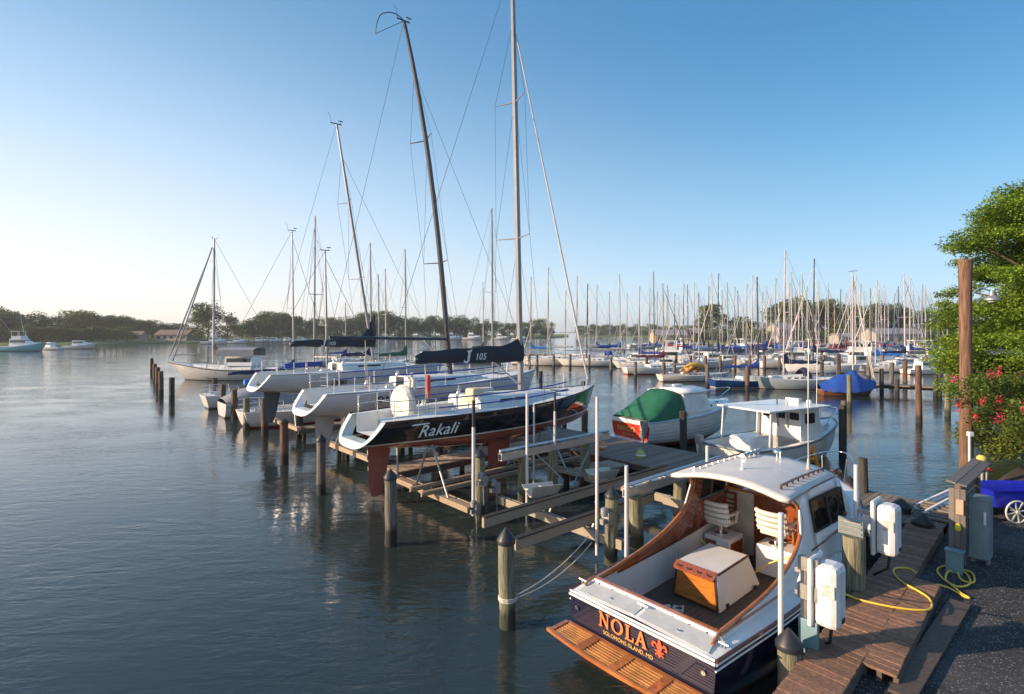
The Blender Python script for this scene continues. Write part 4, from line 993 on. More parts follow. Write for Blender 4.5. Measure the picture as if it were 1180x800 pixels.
mb = MB(); mb.loft(rows); mb.build('deck', mat('nola_white_deck', (.66, .68, .67), .35, coat=.2, noise=.06), N, 35)
mb = MB(); mb.add([(.0, 1.26, .975), (.0, -1.26, .975), (.36, -1.22, 1.035), (.36, 1.22, 1.035)], [(0, 1, 2, 3)]); 
# nonskid panel on the aft deck in two halves
mb = MB()
for s in (-1, 1): mb.slab([(.05, s*.04, 1.012), (.05, s*1.2, .972), (.38, s*1.14, 1.042), (.38, s*.04, 1.07)], (0, 0, .006))
mb.build('aft_deck_nonskid', grey_deck, N)
for s in (-1, 1):
    mb = MB(); mb.lathe([(.05, 0), (.05, .012), (.03, .014)], (.2, s*.62-.05, 1.018), 14); mb.build('deck_filler_cap', steel, N, 40)
mb = MB()                       # cleats
for x, y, z in ((.25, .02, 1.055), (.28, 1.28, 1.0), (.3, -1.27, 1.0), (4.6, -1.31, 1.16), (2.6, -1.38, 1.02)):
    mb.tube([(x, y-.09, z+.05), (x, y+.09, z+.05)], .014, 6); mb.tube([(x, y-.03, z-.01), (x, y-.03, z+.05)], .014, 6); mb.tube([(x, y+.03, z-.01), (x, y+.03, z+.05)], .014, 6)
mb.build('cleats', steel, N, 40)
# rub rails and stripes
mb = MB(); mw = MB(); mw2 = MB()
for s in (-1, 1):
    xs = [NL*i/30 for i in range(31)]
    mb.tube([Vector((x, s*(bf(x)+.012), sf(x)-.005)) for x in xs], .028, 8)
    mw.tube([Vector((x, s*(bf(x)+.006), sf(x)-.055)) for x in xs], .022, 8)
    mw2.tube([Vector((x, s*(bf(x)+.001), sf(x)-.145)) for x in xs], .014, 6)
mw.tube([(-.012, 1.33, .90), (-.012, -1.33, .90)], .022, 8); mw.tube([(-.0, 1.32, .95), (-.0, -1.32, .95)], .018, 8)
mb.build('mahogany_rub_rail', brownrail, N, 40); mw.build('white_rub_rail', white, N, 40); mw2.build('white_stripe', white, N, 40)
# cockpit sole of teak planks
mb = MB()
iwf = lambda x: min(1.1+.035*x, bf(x)-.135)
for i in range(22):
    y = -1.155+i*.11
    mb.box2((.47, y, .305), (5.28, y+.103, .33))
mb.build('cockpit_sole', sole_m, N)
# coaming caps
mb = MB()
for s in (-1, 1):
    pts = [Vector((x, s*(iwf(x)+.015), sf(x)+.11)) for x in [.45+i*.22 for i in range(9)]]
    for a, b in zip(pts, pts[1:]): mb.beam(a, b+(b-a)*.02, .09, .035)
mb.beam((.46, 1.16, 1.09), (.46, -1.16, 1.09), .07, .035)
mb.build('coaming_cap', teak, N)
mb = MB(); mb.beam((.40, 1.13, 1.05), (.40, -1.13, 1.05), .03, .1); mb.build('aft_coaming', white, N)
mb = MB(); 
for i in range(8): mb.ball((.375, 1.0-i*.285, 1.06), .013, 6)
mb.build('coaming_studs', black, N)
for s in (-1, 1):
    mb = MB(); mb.tube(smooth_path([(.44, s*1.16, 1.1), (.3, s*1.17, 1.08), (.2, s*1.17, 1.03)], 5), .025, 8); mb.build('corner_handrail', teak, N, 40)
# sweeping cabin sides: outline in the (x, z) plane
CUR = [(.46, 1.07), (1.1, 1.12), (1.7, 1.18), (2.2, 1.26), (2.65, 1.38), (3.0, 1.52), (3.25, 1.68), (3.42, 1.86), (3.48, 2.05), (3.44, 2.22), (3.32, 2.36), (3.1, 2.46)]
SM = smooth_path([(a, 0, b) for a, b in CUR], 3)
def ytop(z, x): return iwf(x)+.03-.22*max(0, z-1.2)/1.25
for s in (-1, 1):
    up = [(p.x, p.z) for p in SM if p.x > 1.0 or p.z > 1.5]
    lower = [(p[0], sf(p[0])+.02) for p in up if p[1] < 2.0]
    for nm, m, off in (('cabin_side_outside', white, .0), ('cabin_side_inside', mahog, -.035)):
        mb = MB()
        rowsA = []
        # lower sweep strip and upper side, as columns of points from deck line to the curve
        cols = []
        n = 26
        for i in range(n+1):
            x = 1.05+(5.95-1.05)*i/n
            # find curve height at this x (lower branch) ; beyond the curve's forward point the side is full height
            if x < 3.45:
                zt = None
                for a, b in zip(SM, SM[1:]):
                    if a.x <= x <= b.x and a.z < 2.05: zt = a.z+(b.z-a.z)*(x-a.x)/(b.x-a.x+1e-9); break
                if zt is None: zt = 2.0
            elif x < 5.3: zt = 2.46
            else: zt = 2.46-(x-5.3)*1.15
            z0 = sf(x)+.03
            cols.append([Vector((x, s*(ytop(z0+(zt-z0)*k/6, x)+off), z0+(zt-z0)*k/6)) for k in range(7)])
        H0, H1 = 1.72, 2.28
        isw = [3.82 < c_[0].x < 5.28 for c_ in cols]
        i0, i1 = isw.index(True), len(isw)-1-isw[::-1].index(True)
        mb.loft(cols[:i0+1]); mb.loft(cols[i1:])
        wc = [c_ for c_, w_ in zip(cols, isw) if w_]
        for za, zb_ in ((None, H0), (H1, None)):
            seg = []
            for c_ in wc:
                x = c_[0].x; a_ = c_[0].z if za is None else za; b_ = c_[-1].z if zb_ is None else zb_
                seg.append([Vector((x, s*(ytop(a_+(b_-a_)*k/3, x)+off), a_+(b_-a_)*k/3)) for k in range(4)])
            mb.loft(seg)
        # upper tongue between the curve and the roof (aft of x 3.48)
        ton = []
        for p in SM:
            if p.z >= 2.03: ton.append([Vector((p.x, s*(ytop(p.z, p.x)+off), p.z)), Vector((3.62, s*(ytop(p.z, 3.6)+off), p.z))])
        mb.loft(ton)
        o = mb.build(nm, m, N, 40); md = o.modifiers.new('solid', 'SOLIDIFY'); md.thickness = .03; md.offset = 0
    mb = MB(); mb.tube([Vector((p.x, s*(ytop(p.z, p.x)-.017), p.z)) for p in SM], .036, 8); mb.build('varnished_edge', teak, N, 50)
    # side windows with dark frames
    mb = MB(); q = lambda x, z, o: Vector((x, s*(ytop(z, x)+o), z))
    for xa, xb in ((3.84, 4.5), (4.56, 5.26)):
        zb, ztp = 1.70, 2.29
        mb.slab([q(xa, zb, .018), q(xb, zb, .018), q(xb-.05+.05*(xb < 5), ztp, .018), q(xa, ztp, .018)], (0, s*.012, 0))
    mb.build('side_window', clearg, N)
    mb = MB()
    for xa, xb in ((3.84, 4.5), (4.56, 5.26)):
        zb, ztp = 1.72, 2.26; c = [q(xa, zb, .035), q(xb, zb, .035), q(xb, ztp, .035), q(xa, ztp, .035)]
        for a, b in zip(c, c[1:]+c[:1]): mb.beam(a, b, .03, .03)
    mb.tube([q(4.8+.2*math.cos(a*.524), 2.0+.16*math.sin(a*.524), .045) for a in range(12)], .013, 5, closed=True)
    mb.build('window_frame', black, N)
    mb = MB(); mb.tube([Vector((x, s*(ytop(1.5, x)+.02), sf(x)+.44)) for x in (3.6, 4.2, 4.8, 5.4)]+[Vector((5.9, s*(1.0), sf(5.9)+.42)), Vector((6.6, s*.86, sf(6.6)+.30)), Vector((7.0, s*.72, sf(7)+.2))], .022, 6); mb.build('side_handrail', brownrail, N, 40)
# roof
RX0, RX1 = 2.8, 5.4
def rz_(x, y):
    hw = 1.12-.03*(x-RX0); return 2.46+.19*(1-(y/hw)**2)+.03*math.sin((x-RX0)/(RX1-RX0)*math.pi)
mb = MB(); rows = []
for i in range(13):
    x = RX0+(RX1-RX0)*i/12
    hw = 1.15-.035*(x-RX0)
    if i == 12: hw -= .05
    rows.append([Vector((x-.10*(j/8-1)**2*(1 if i == 0 else 0)*0, hw*(j/8-1), rz_(x, min(1.0, max(-1.0, hw*(j/8-1)*.98))))) for j in range(17)])
mb.loft(rows); o = mb.build('roof', mat('warm_cream_roof', (.6, .57, .53), .4, noise=.07), N, 50); md = o.modifiers.new('solid', 'SOLIDIFY'); md.thickness = .06; md.offset = -1
mb = MB()
for s in (-1, 1): mb.tube([Vector((r_[0 if s < 0 else -1].x, r_[0 if s < 0 else -1].y+s*.01, r_[0].z-.02)) for r_ in rows], .018, 6)
mb.build('roof_edge_trim', brownrail, N, 40)
for s in (-1, 1):
    mb = MB(); pts = [Vector((x, s*.86, rz_(x, .86)+.07)) for x in [3.2+i*.25 for i in range(9)]]
    for a, b in zip(pts, pts[1:]): mb.beam(a, b, .035, .03)
    o = mb.build('roof_handrail', brownrail, N)
    mb = MB()
    for p in pts: mb.tube([p-Vector((0, 0, .08)), p], .022, 6)
    mb.build('standoff', brownrail if s < 0 else steel, o)
mb = MB()
for i in range(4): mb.lathe([(.03, 0), (.035, .05), (.05, .08), (.03, .12)], (4.75+i*.2, .52, rz_(4.7, .5)+.0), 10); mb.tube([(4.70+i*.2, .52, rz_(4.7, .5)+.08), (4.58+i*.2, .52, rz_(4.7, .5)+.08)], [.03, .045], 10)
mb.build('horn', steel, N, 40)
mb = MB(); zz = rz_(5.1, 0); mb.tube([(5.1, 0, zz), (5.1, 0, zz+.1)], .035, 10); mb.ball((5.1, 0, zz+.15), .075, 12, (1.1, 1.3, .7)); mb.tube([(5.0, -.1, zz), (5.0, -.1, zz+.18)], .012, 6); mb.build('searchlight', steel, N, 50)
mb = MB(); zz = rz_(3.6, 0); mb.tube([(3.6, .05, zz), (3.6, .05, zz+.2)], [.02, .012], 8); mb.lathe([(.04, 0), (.04, .02), (.01, .03)], (3.6, .05, zz), 12); mb.build('short_aerial', white, N, 40)
mb = MB(); zz = rz_(4.95, .7); mb.tube([(4.95, -.68, zz-.02), (4.95, -.68, zz+.22)], [.045, .02], 10); mb.tube([(4.95, -.68, zz+.2), (4.97, -.66, zz+2.1)], [.014, .008], 6); mb.build('whip_antenna', mast_lt, N, 40)
# windshield
mb = MB(); c = [(5.36, 1.02, 2.42), (5.36, -1.02, 2.42), (6.15, -.95, 1.72), (6.15, .95, 1.72)]; mb.slab([Vector(p) for p in c], (.015, 0, .015)); mb.build('windshield', clearg, N)
mb = MB()
for f in (0, .34, .66, 1): mb.beam(Vector(c[0]).lerp(Vector(c[1]), f), Vector(c[3]).lerp(Vector(c[2]), f), .06, .06)
mb.beam(c[0], c[1], .06, .06); mb.beam(c[3], c[2], .08, .06); mb.build('windshield_frame', white, N)
# bulkhead with white door and a framed opening
mb = MB(); mb.box2((5.26, -1.25, .33), (5.3, .57, 1.74)); mb.build('bulkhead', mahog, N)
mb = MB(); mb.box2((5.24, .58, .33), (5.29, 1.32, 1.76)); mb.build('cabin_door', mat('warm_white_paint', (.58, .54, .47), .45), N, None, .006)
mb = MB()
for a, b in (((5.21, .98, 1.2), (5.21, 1.3, 1.2)), ((5.21, .98, 1.65), (5.21, 1.3, 1.65)), ((5.21, .98, 1.18), (5.21, .98, 1.67)), ((5.21, 1.3, 1.18), (5.21, 1.3, 1.67))): mb.beam(a, b, .05, .05)
for k in range(3): mb.beam((5.215, 1.0, 1.3+.1*k), (5.215, 1.28, 1.3+.1*k), .02, .03)
mb.build('louvre_frame', mahog, N)
mb = MB(); mb.beam((5.24, 1.31, 1.77), (5.24, -1.28, 1.77), .1, .06); mb.build('dashboard_rail', teak_x, N)
mb = MB(); mb.box2((5.28, -1.1, 1.72), (5.95, 1.2, 1.78)); mb.build('dashboard', white, N, None, .01)
# helm: wheel and black instrument cluster on the starboard side
mb = MB(); mb.tube([(5.12, -.72+.19*math.cos(a*.3927), 1.5+.19*math.sin(a*.3927)) for a in range(16)], .016, 6, closed=True)
for a in range(5): mb.tube([(5.14, -.72, 1.5), (5.12, -.72+.19*math.cos(a*1.2566), 1.5+.19*math.sin(a*1.2566))], .009, 5)
mb.tube([(5.14, -.72, 1.5), (5.28, -.72, 1.48)], .03, 8); mb.build('steering_wheel', steel, N, 40)
mb = MB(); mb.box2((5.2, -1.18, 1.8), (5.4, -.42, 2.05)); mb.box2((3.6, -1.02, 2.2), (4.1, -.8, 2.4)); mb.build('instrument_pod', black, N, None, .02)
# helm seat boxes
def seatbox(y0, y1, x0, x1, panels):
    mb = MB(); mb.box2((x0, y0, .33), (x1, y1, .93)); o = mb.build('seat_box', white, N, None, .02)
    mb = MB()
    if panels:
        ya, yb = min(y0, y1), max(y0, y1)
        mb.box2((x0-.012, yb-.28, .42), (x0-.002, yb-.03, .84)); mb.build('teak_panel', mahog, o)
        mb = MB(); mb.box2((x0+.05, ya-.012, .4), (x1-.08, ya-.002, .84)); mb.build('teak_panel', mahog, o)
seatbox(.62, 1.2, 4.2, 4.85, True); seatbox(.2, -.62, 4.5, 5.05, False)
def helm_chair(x, y, z):
    M = mat('white_vinyl', (.66, .63, .58), .45, noise=.05)
    mb = MB(); mb.box2((x-.22, y-.25, z+.22), (x+.24, y+.25, z+.32)); o = mb.build('helm_seat', M, N, None, .035)
    mb = MB()
    for k in range(4):
        zz = z+.36+.12*k; xx = x-.24-.035*k
        mb.tube(smooth_path([(xx+.08, y-.29, zz), (xx, y-.2, zz), (xx-.03, y, zz), (xx, y+.2, zz), (xx+.08, y+.29, zz)], 4), [.052]*17, 8)
    mb.build('backrest', M, o, 60)
    mb = MB()
    for s in (-1, 1):
        mb.box((x+.03, y+s*.3, z+.5), (.4, .07, .05)); mb.beam((x+.1, y+s*.29, z+.27), (x+.14, y+s*.3, z+.48), .05, .04); mb.beam((x-.22, y+s*.27, z+.3), (x-.3, y+s*.27, z+.75), .03, .03)
    mb.build('armrest', M, o, None, .012)
    mb = MB(); mb.lathe([(.15, 0), (.15, .02), (.045, .03), (.045, .2), (.12, .22)], (x, y, z), 14); mb.tube(smooth_path([(x+.2, y-.18, z+.0+.05), (x+.32, y, z+.05), (x+.2, y+.18, z+.05)], 4), .012, 6); mb.build('pedestal', steel, o, 40)
helm_chair(4.5, .97, .93); helm_chair(4.76, -.12, .93)
mb = MB(); mb.box2((4.62, -.52, 1.05), (4.9, -.49, 1.32)); mb.build('teak_armrest_board', teak, N)
# engine box with teak stern face
mb = MB(); a = [(2.32, .80, .33), (2.32, -.16, .33), (4.0, -.12, .33), (4.0, .84, .33)]; b = [(2.34, .73, .98), (2.34, -.10, .98), (3.62, -.06, .98), (3.62, .76, .98)]
mb.add(a+b, [(3, 2, 1, 0), (4, 5, 6, 7), (0, 1, 5, 4), (1, 2, 6, 5), (2, 3, 7, 6), (3, 0, 4, 7)]); o = mb.build('engine_box', white, N, None, .012)
mb = MB(); mb.slab([(2.318, .76, .38), (2.318, -.11, .38), (2.332, -.06, .86), (2.332, .70, .86)], (-.012, 0, 0)); mb.build('teak_panel', mat('bright_teak_panel', (.6, .2, .035), .22, noise=.35, nscale=4, coat=.8, aniso=(12, 1, 14)), o)
mb = MB(); 
for p, q_ in (((2.305, .77, .36), (2.305, -.13, .36)), ((2.305, .77, .36), (2.32, .71, .88)), ((2.305, -.125, .36), (2.32, -.07, .88)), ((2.315, .71, .88), (2.315, -.07, .88))): mb.beam(p, q_, .035, .03)
mb.build('panel_frame', brownrail, o)
mb = MB(); mb.slab([(2.20, .74, .90), (2.20, -.10, .90), (2.36, -.10, 1.0), (2.36, .74, 1.0)], (0, 0, .025)); mb.build('cup_holder_board', mahog, o, None, .006)
mb = MB()
for i in range(4): mb.lathe([(.055, 0), (.055, .014), (.04, .014), (.035, .004)], (2.285, .61-.2*i, .965), 14)
mb.build('cup_holder', black, o, 40)
mb = MB(); mb.slab([(2.37, .72, .983), (2.37, -.09, .983), (3.6, -.05, .983), (3.6, .75, .983)], (0, 0, .02)); mb.build('lid', white, o, None, .008)
mb = MB(); mb.beam((2.38, -.105, .985), (3.62, -.07, .985), .02, .03); mb.beam((3.63, -.07, .985), (3.63, .77, .985), .02, .03); mb.build('lid_trim', brownrail, o)
mb = MB()
for x in (2.6, 3.7): mb.box((x, -.165, .38), (.08, .03, .06))
mb.build('latch', black, o)
mb = MB(); mb.tube([(1.75, .42, .37), (1.9, .5, .35), (2.0, .38, .36), (1.85, .3, .35), (1.75, .42, .37)], .03, 6); mb.tube([(1.7, .6, .35), (1.8, .52, .36)], .05, 6); mb.build('coiled_dock_line', rope_w, N)
# transom lettering and emblem, teak swim platform
def serif(pts, x, s): return [(x+a*s, b*s) for a, b in pts]
s_ = .235; L_ = {
 'N': [[(0, 0), (.3, 0), (.3, .06), (.22, .1), (.22, .72), (.7, 0), (.8, 0), (.8, .9), (.9, .94), (.9, 1), (.6, 1), (.6, .94), (.7, .9), (.7, .3), (.25, 1), (0, 1), (0, .94), (.1, .9), (.1, .1), (0, .06)]],
 'L': [[(0, 0), (.68, 0), (.7, .3), (.63, .3), (.56, .1), (.3, .1), (.3, .9), (.4, .94), (.4, 1), (0, 1), (0, .94), (.1, .9), (.1, .1), (0, .06)]],
 'A': [[(0, 0), (.27, 0), (.27, .06), (.2, .09), (.3, .3), (.4, .3), (.36, .4), (.34, .4), (.43, .72), (.5, 1), (.38, 1), (.08, .09), (0, .06)], [(.43, .72), (.52, .4), (.34, .4), (.32, .3), (.56, .3), (.62, .09), (.55, .06), (.55, 0), (.92, 0), (.92, .06), (.84, .09), (.5, 1)]]}
O_ = [[((.5-.5*math.cos(a)), (.5+.5*math.sin(a))) for a in [k*math.pi/10 for k in range(11)]]+[((.5-.3*math.cos(a)), (.5+.4*math.sin(a))) for a in [k*math.pi/10 for k in range(10, -1, -1)]], [((.5-.5*math.cos(a)), (.5-.5*math.sin(a))) for a in [k*math.pi/10 for k in range(11)]]+[((.5-.3*math.cos(a)), (.5-.4*math.sin(a))) for a in [k*math.pi/10 for k in range(10, -1, -1)]]]
polys = []; xx = 0
for ch in 'NOLA':
    for pl in (L_[ch] if ch != 'O' else O_): polys.append(serif(pl, xx, s_))
    xx += s_*{'N': 1.02, 'O': 1.12, 'L': .78, 'A': 1}[ch]+.008
poly_mark('name_lettering', polys, orange_p, N, (-.012, .68, .62), (0, -1, 0), (-1, 0, 0), .008)
poly_mark('lettering_shadow', polys, black_p, N, (-.006, .67, .612), (0, -1, 0), (-1, 0, 0), .004)
fl = [[(0, .3), (.05, .2), (.06, .1), (.03, 0), (-.03, 0), (-.06, .1), (-.05, .2)], [(-.12, -.0), (.12, 0), (.12, -.035), (-.12, -.035)], [(.04, 0), (.08, .1), (.14, .14), (.18, .1), (.14, .06), (.19, .04), (.22, .1), (.18, .18), (.1, .18), (.05, .1)], [(-.04, 0), (-.08, .1), (-.14, .14), (-.18, .1), (-.14, .06), (-.19, .04), (-.22, .1), (-.18, .18), (-.1, .18), (-.05, .1)], [(-.03, -.035), (.03, -.035), (.05, -.1), (0, -.15), (-.05, -.1)], [(.04, -.035), (.12, -.1), (.1, -.13), (.05, -.08)], [(-.04, -.035), (-.12, -.1), (-.1, -.13), (-.05, -.08)]]
poly_mark('lily_emblem', [[(a*.62, b*.62) for a, b in q] for q in fl], mat('red_orange_emblem', (.8, .1, .04), .4), N, (-.012, -.46, .70), (0, -1, 0), (-1, 0, 0), .008)
place_text('hailing_port', 'SOLOMONS ISLAND, MD', .085, gold_p, N, (-.016, .12, .545), (0, -1, 0), (-1, 0, 0), depth=.003)
for s in (-1, 1):
    mb = MB(); mb.lathe([(.035, 0), (.035, .02), (.015, .02)], (0, 0, 0), 10); o = mb.build('transom_fitting', steel, N, 40); o.matrix_local = Matrix.Translation((-.01, s*1.16, .72)) @ Matrix.Rotation(-math.pi/2, 4, 'Y')
plat = MB(); px0, px1, pz = -.57, -.06, .42
def parc(y): return px0+.1*(y/1.35)**2
for x_ in (px1,): plat.beam((x_, 1.31, pz), (x_, -1.31, pz), .06, .05)
pp = [(parc(-1.31+2.72*i/12), -1.31+2.72*i/12, pz) for i in range(13)]
for a, b in zip(pp, pp[1:]): plat.beam(a, b, .06, .05)
for y in (-1.33, -.67, 0, .67, 1.33): plat.beam((parc(y), y, pz+.003), (px1, y, pz+.003), .14 if abs(y) < 1.3 else .08, .05)
o = plat.build('swim_platform', teak_x, N)
sl = MB()
for k in range(7):
    for y in (-1.0, -.335, .335, 1.0):
        x = -.50+.063*k; sl.beam((x+.06*(y)**2*(1-k/8), y-.27, pz+.004), (x+.06*(y)**2*(1-k/8), y+.27, pz+.004), .026, .03)
sl.build('slats', mat('light_teak_slats', (.6, .27, .08), .35, noise=.3, coat=.4, island=.15), o)
mb = MB()
for y in (-.8, .8): mb.tube([(-.45, y, pz-.03), (-.02, y, pz-.28)], .018, 6)
mb.build('platform_bracket', steel, o)
# bow rail, anchor, bitts
mb = MB()
pts = []
for s in (-1, 1):
    for x in (6.7, 7.7, 8.4): mb.tube([Vector((x, s*(bf(x)-.07), sf(x))), Vector((x+.08, s*(bf(x)-.03), sf(x)+.55+.03*(x-6.7)))], .014, 6)
c = [Vector((6.3, (bf(6.3)-.07), sf(6.3))), Vector((6.5, bf(6.5)-.06, sf(6.5)+.42)), Vector((6.9, bf(6.9)-.05, sf(6.9)+.55)), Vector((7.8, bf(7.8)-.02, sf(7.8)+.58)), Vector((8.6, .36, sf(8.6)+.62)), Vector((8.95, 0, sf(8.7)+.64))]
c2 = [Vector((p.x, -p.y, p.z)) for p in c[::-1]][1:]
mb.tube(smooth_path(c+c2, 5), .016, 8); mb.build('bow_rail', steel, N, 60)
mb = MB(); mb.beam((8.2, 0, 1.72), (8.85, 0, 1.78), .1, .05); mb.tube([(8.0, 0, 1.76), (8.7, 0, 1.84)], .02, 6); mb.beam((8.6, -.14, 1.8), (8.6, .14, 1.8), .05, .03); mb.beam((8.75, 0, 1.82), (8.85, 0, 1.5), .03, .1); mb.build('anchor', brownrail, N)
mb = MB(); mb.box((7.7, 0, sf(7.7)+.12), (.4, .4, .06)); mb.build('fore_hatch', brownrail, N, None, .01)
# yellow shore-power line trailing over the starboard side into the cockpit
mb = MB(); mb.tube([N_ for N_ in smooth_path([W(3.9, 1.1, .9), W(4.05, .75, .45), W(3.8, .2, .36), W(3.9, -.35, .85), W(4.0, -.9, 1.15), W(3.9, -1.2, 1.32), W(3.3, -1.5, 1.1), W(2.2, -1.85, 1.75)], 6)], .014, 6)
tag(mb.build('shore_power_cord', rope_y), 'thin yellow cord running from the nearer white box across the varnished cockpit', 'cord')

# ------------------------------------------------------------ boat with the green canvas, beyond the dock
NV = thing('cabin_cruiser', 'white cabin boat with a red gold-lettered transom and a green cockpit canvas', 'motor boat', W(13.55, 10.15, .32), A-R(9))
nh = hullmat('navdo_hull', [(-3, (.3, .04, .03)), (.02, (.6, .62, .64))], .35, .25)
rings, bf, sf = hull_shape(7.0, 2.75, [.88, .97, 1.0, .93, .66, .38, .03], (1.0, 1.1, 1.5), .35, .7, .02, (.4, 1.15), .85, 26, 9)
mb = MB(); mb.loft(rings); mb.build('hull', nh, NV, 35)
mb = MB(); rg = rings[0]; mb.add(list(rg), [list(range(len(rg)))]); mb.build('transom', mat('red_transom_paint', (.55, .045, .02), .3, coat=.5, noise=.2), NV)
mb = MB(); mb.box2((-.03, -1.22, .84), (.02, 1.22, 1.03)); mb.build('transom_rail', white, NV, None, .01)
deck_mesh(7.0, bf, sf, None, (2.7, 5.9, 1.05, .42), 18, toe=.05).build('deck', white, NV, 35)
for k in range(5):                       # lapstrakes
    mb = MB(); z_ = .22+.16*k
    for s in (-1, 1):
        pts = []
        for rg in rings[:-2]:
            half = [p for p in rg if p.y*s >= 0]; half = sorted(half, key=lambda p: p.z)
            zz = z_+.25*(half[-1].z-1.0)
            for a, b in zip(half, half[1:]):
                if a.z <= zz <= b.z: f = (zz-a.z)/(b.z-a.z+1e-9); pts.append(a.lerp(b, f)+Vector((0, s*.006, 0))); break
        if len(pts) > 2: mb.tube(pts, .012, 5)
    mb.build('lapstrake_edge', nh, NV)
mb = MB()
for s in (-1, 1): mb.tube([Vector((x, s*(bf(x)+.01), sf(x))) for x in [7*i/24 for i in range(25)]], .035, 6)
mb.build('pale_blue_rail', mat('pale_blue_paint', (.35, .5, .62), .4), NV, 40)
mb = MB(); mb.loft([[Vector((x+off*k_, y_*w_, z_)) for k_, y_, z_ in ((0, -1, 1.25), (.08, -.93, 1.9), (.12, -.8, 2.16), (.12, 0, 2.3), (.12, .8, 2.16), (.08, .93, 1.9), (0, 1, 1.25))] for x, w_, off in ((2.5, 1.12, 0), (3.5, 1.1, 0), (4.5, 1.0, -3.2))], cap=True); mb.build('cabin', white, NV, 35)
mb = MB(); mb.slab([(2.35, -.98, 2.17), (4.3, -.92, 2.17), (4.3, .92, 2.17), (2.35, .98, 2.17)], (0, 0, .04)); 
mb = MB(); mb.loft([[Vector((x, w_*c_, z_)) for c_, z_ in ((-1, 2.19), (-.6, 2.30), (0, 2.36), (.6, 2.30), (1, 2.19))] for x, w_ in ((2.2, 1.05), (3.3, 1.05), (4.35, .95))]); o = mb.build('cabin_roof', white, NV, 50); md = o.modifiers.new('s', 'SOLIDIFY'); md.thickness = .05
for s in (-1, 1):
    mb = MB(); mb.slab([(2.75, s*1.10, 1.42), (4.0, s*1.04, 1.42), (3.9, s*.98, 2.02), (2.75, s*1.01, 2.04)], (0, s*.02, 0)); mb.build('white_window_cover', mat('white_sheet_cover', (.66, .68, .7), .6), NV)
for x in (4.55, 5.35):
    for s in (-1, 1): mb = MB(); mb.box((x, s*(.86 if x < 5 else .62), sf(x)+.21), (.26, .06, .13)); mb.build('porthole', glass, NV, None, .02)
rows = []
for i in range(9):
    f = i/8; x = .05+2.45*f; top = 1.12+1.15*min(1, f*1.35)**.9; w_ = 1.24-.14*f
    rows.append([Vector((x, w_*math.cos(math.pi*j/12)*(1-.06*math.sin(math.pi*j/12)), 1.0+(top-1.0)*min(1, 1.25*math.sin(math.pi*j/12))**.75+.02*math.sin(j*2.3+i*.7))) for j in range(13)])
mb = MB(); mb.loft([[r_[6].lerp(p, .98)*1 if False else p for p in r_] for r_ in rows]); mb.build('green_canvas_cover', cv_green, NV, 60)
place_text('name_lettering', 'NAVDO', .33, gold_p, NV, (-.012, .25, .56), (0, -1, 0), (-1, 0, 0), depth=.004, spacing=.95)
place_text('hailing_port', 'SOLOMONS, MD', .1, gold_p, NV, (-.012, .1, .33), (0, -1, 0), (-1, 0, 0), depth=.004)
mb = MB(); mb.lathe([(.12, 0), (.16, .1), (.13, .3), (.05, .35)], (-.25, -1.05, .35), 10); mb.box((-.2, -1.05, .85), (.22, .26, .5)); mb.tube([(-.25, -1.05, .6), (-.3, -1.05, -.2)], [.07, .05], 8); mb.build('outboard_motor', galv, NV, 40)
mb = MB(); mb.slab([(-.35, -1.1, .12), (-.35, 1.15, .12), (0, 1.15, .12), (0, -1.1, .12)], (0, 0, .04)); mb.build('swim_step', white, NV)
mb = MB(); mb.box((3.3, .1, 2.42), (.45, .3, .1)); mb.tube([(2.5, .4, 2.36), (2.9, .45, 2.42), (3.2, .35, 2.4)], .04, 6); mb.build('roof_hatch', white, NV, None, .02)
mb = MB(); pts = [Vector((5.2, .7, sf(5.2))), Vector((5.5, .75, sf(5.5)+.5)), Vector((6.6, .4, sf(6.6)+.6)), Vector((7.15, 0, sf(7)+.62)), Vector((6.6, -.4, sf(6.6)+.6)), Vector((5.5, -.75, sf(5.5)+.5)), Vector((5.2, -.7, sf(5.2)))]
mb.tube(smooth_path(pts, 4), .018, 6); mb.build('bow_rail', steel, NV)
# ------------------------------------------------------------ white open fishing boat with hard top
FB = thing('fishing_boat', 'white open fishing boat with a flat hard top on posts and big engine box', 'fishing boat', W(13.1, 5.5, 0), A-R(13))
rings, bf, sf = hull_shape(7.2, 2.8, [.9, .98, 1.0, .93, .66, .4, .03], (.85, .95, 1.45), .4, .7, .02, (.4, 1.15), .85, 26, 9)
mb = MB(); mb.loft(rings); mb.add(list(rings[0]), [list(range(len(rings[0])))]); mb.build('hull', H_white2, FB, 35)
deck_mesh(7.2, bf, sf, (.15, 3.6, 1.12, .55, .03), (3.62, 6.0, 1.0, .5), 18).build('deck', white, FB, 35)
mb = MB(); mb.box((1.7, .0, .78), (1.35, 1.05, .85)); mb.build('engine_box', white, FB, None, .12)
mb = MB()
for s in (-1, 1): mb.tube([Vector((x, s*(bf(x)+.01), sf(x)+.02)) for x in [7.2*i/24 for i in range(25)]], .045, 6)
mb.tube([(.0, 1.25, .9), (0, -1.25, .9)], .05, 6); mb.build('grey_rub_rail', grey_box, FB, 40)
mb = MB()
for s in (-1, 1):
    mb.slab([(3.4, s*1.05, .95), (4.9, s*.98, 1.1), (4.7, s*.95, 2.22), (3.4, s*1.0, 2.22)], (0, -s*.05, 0))
mb.slab([(4.7, -.97, 1.2), (4.7, .97, 1.2), (4.65, .95, 2.2), (4.65, -.95, 2.2)], (.06, 0, 0)); mb.slab([(3.6, -.98, .5), (3.6, .98, .5), (3.6, .98, 2.22), (3.6, -.98, 2.22)], (.05, 0, 0)); mb.build('wheelhouse', white, FB, None, .01)
mb = MB()
for y in (-.62, 0.0, .62): mb.box((3.59, y, 1.9), (.04, .42, .3)); mb.box((4.78, y, 1.85), (.06, .5, .42))
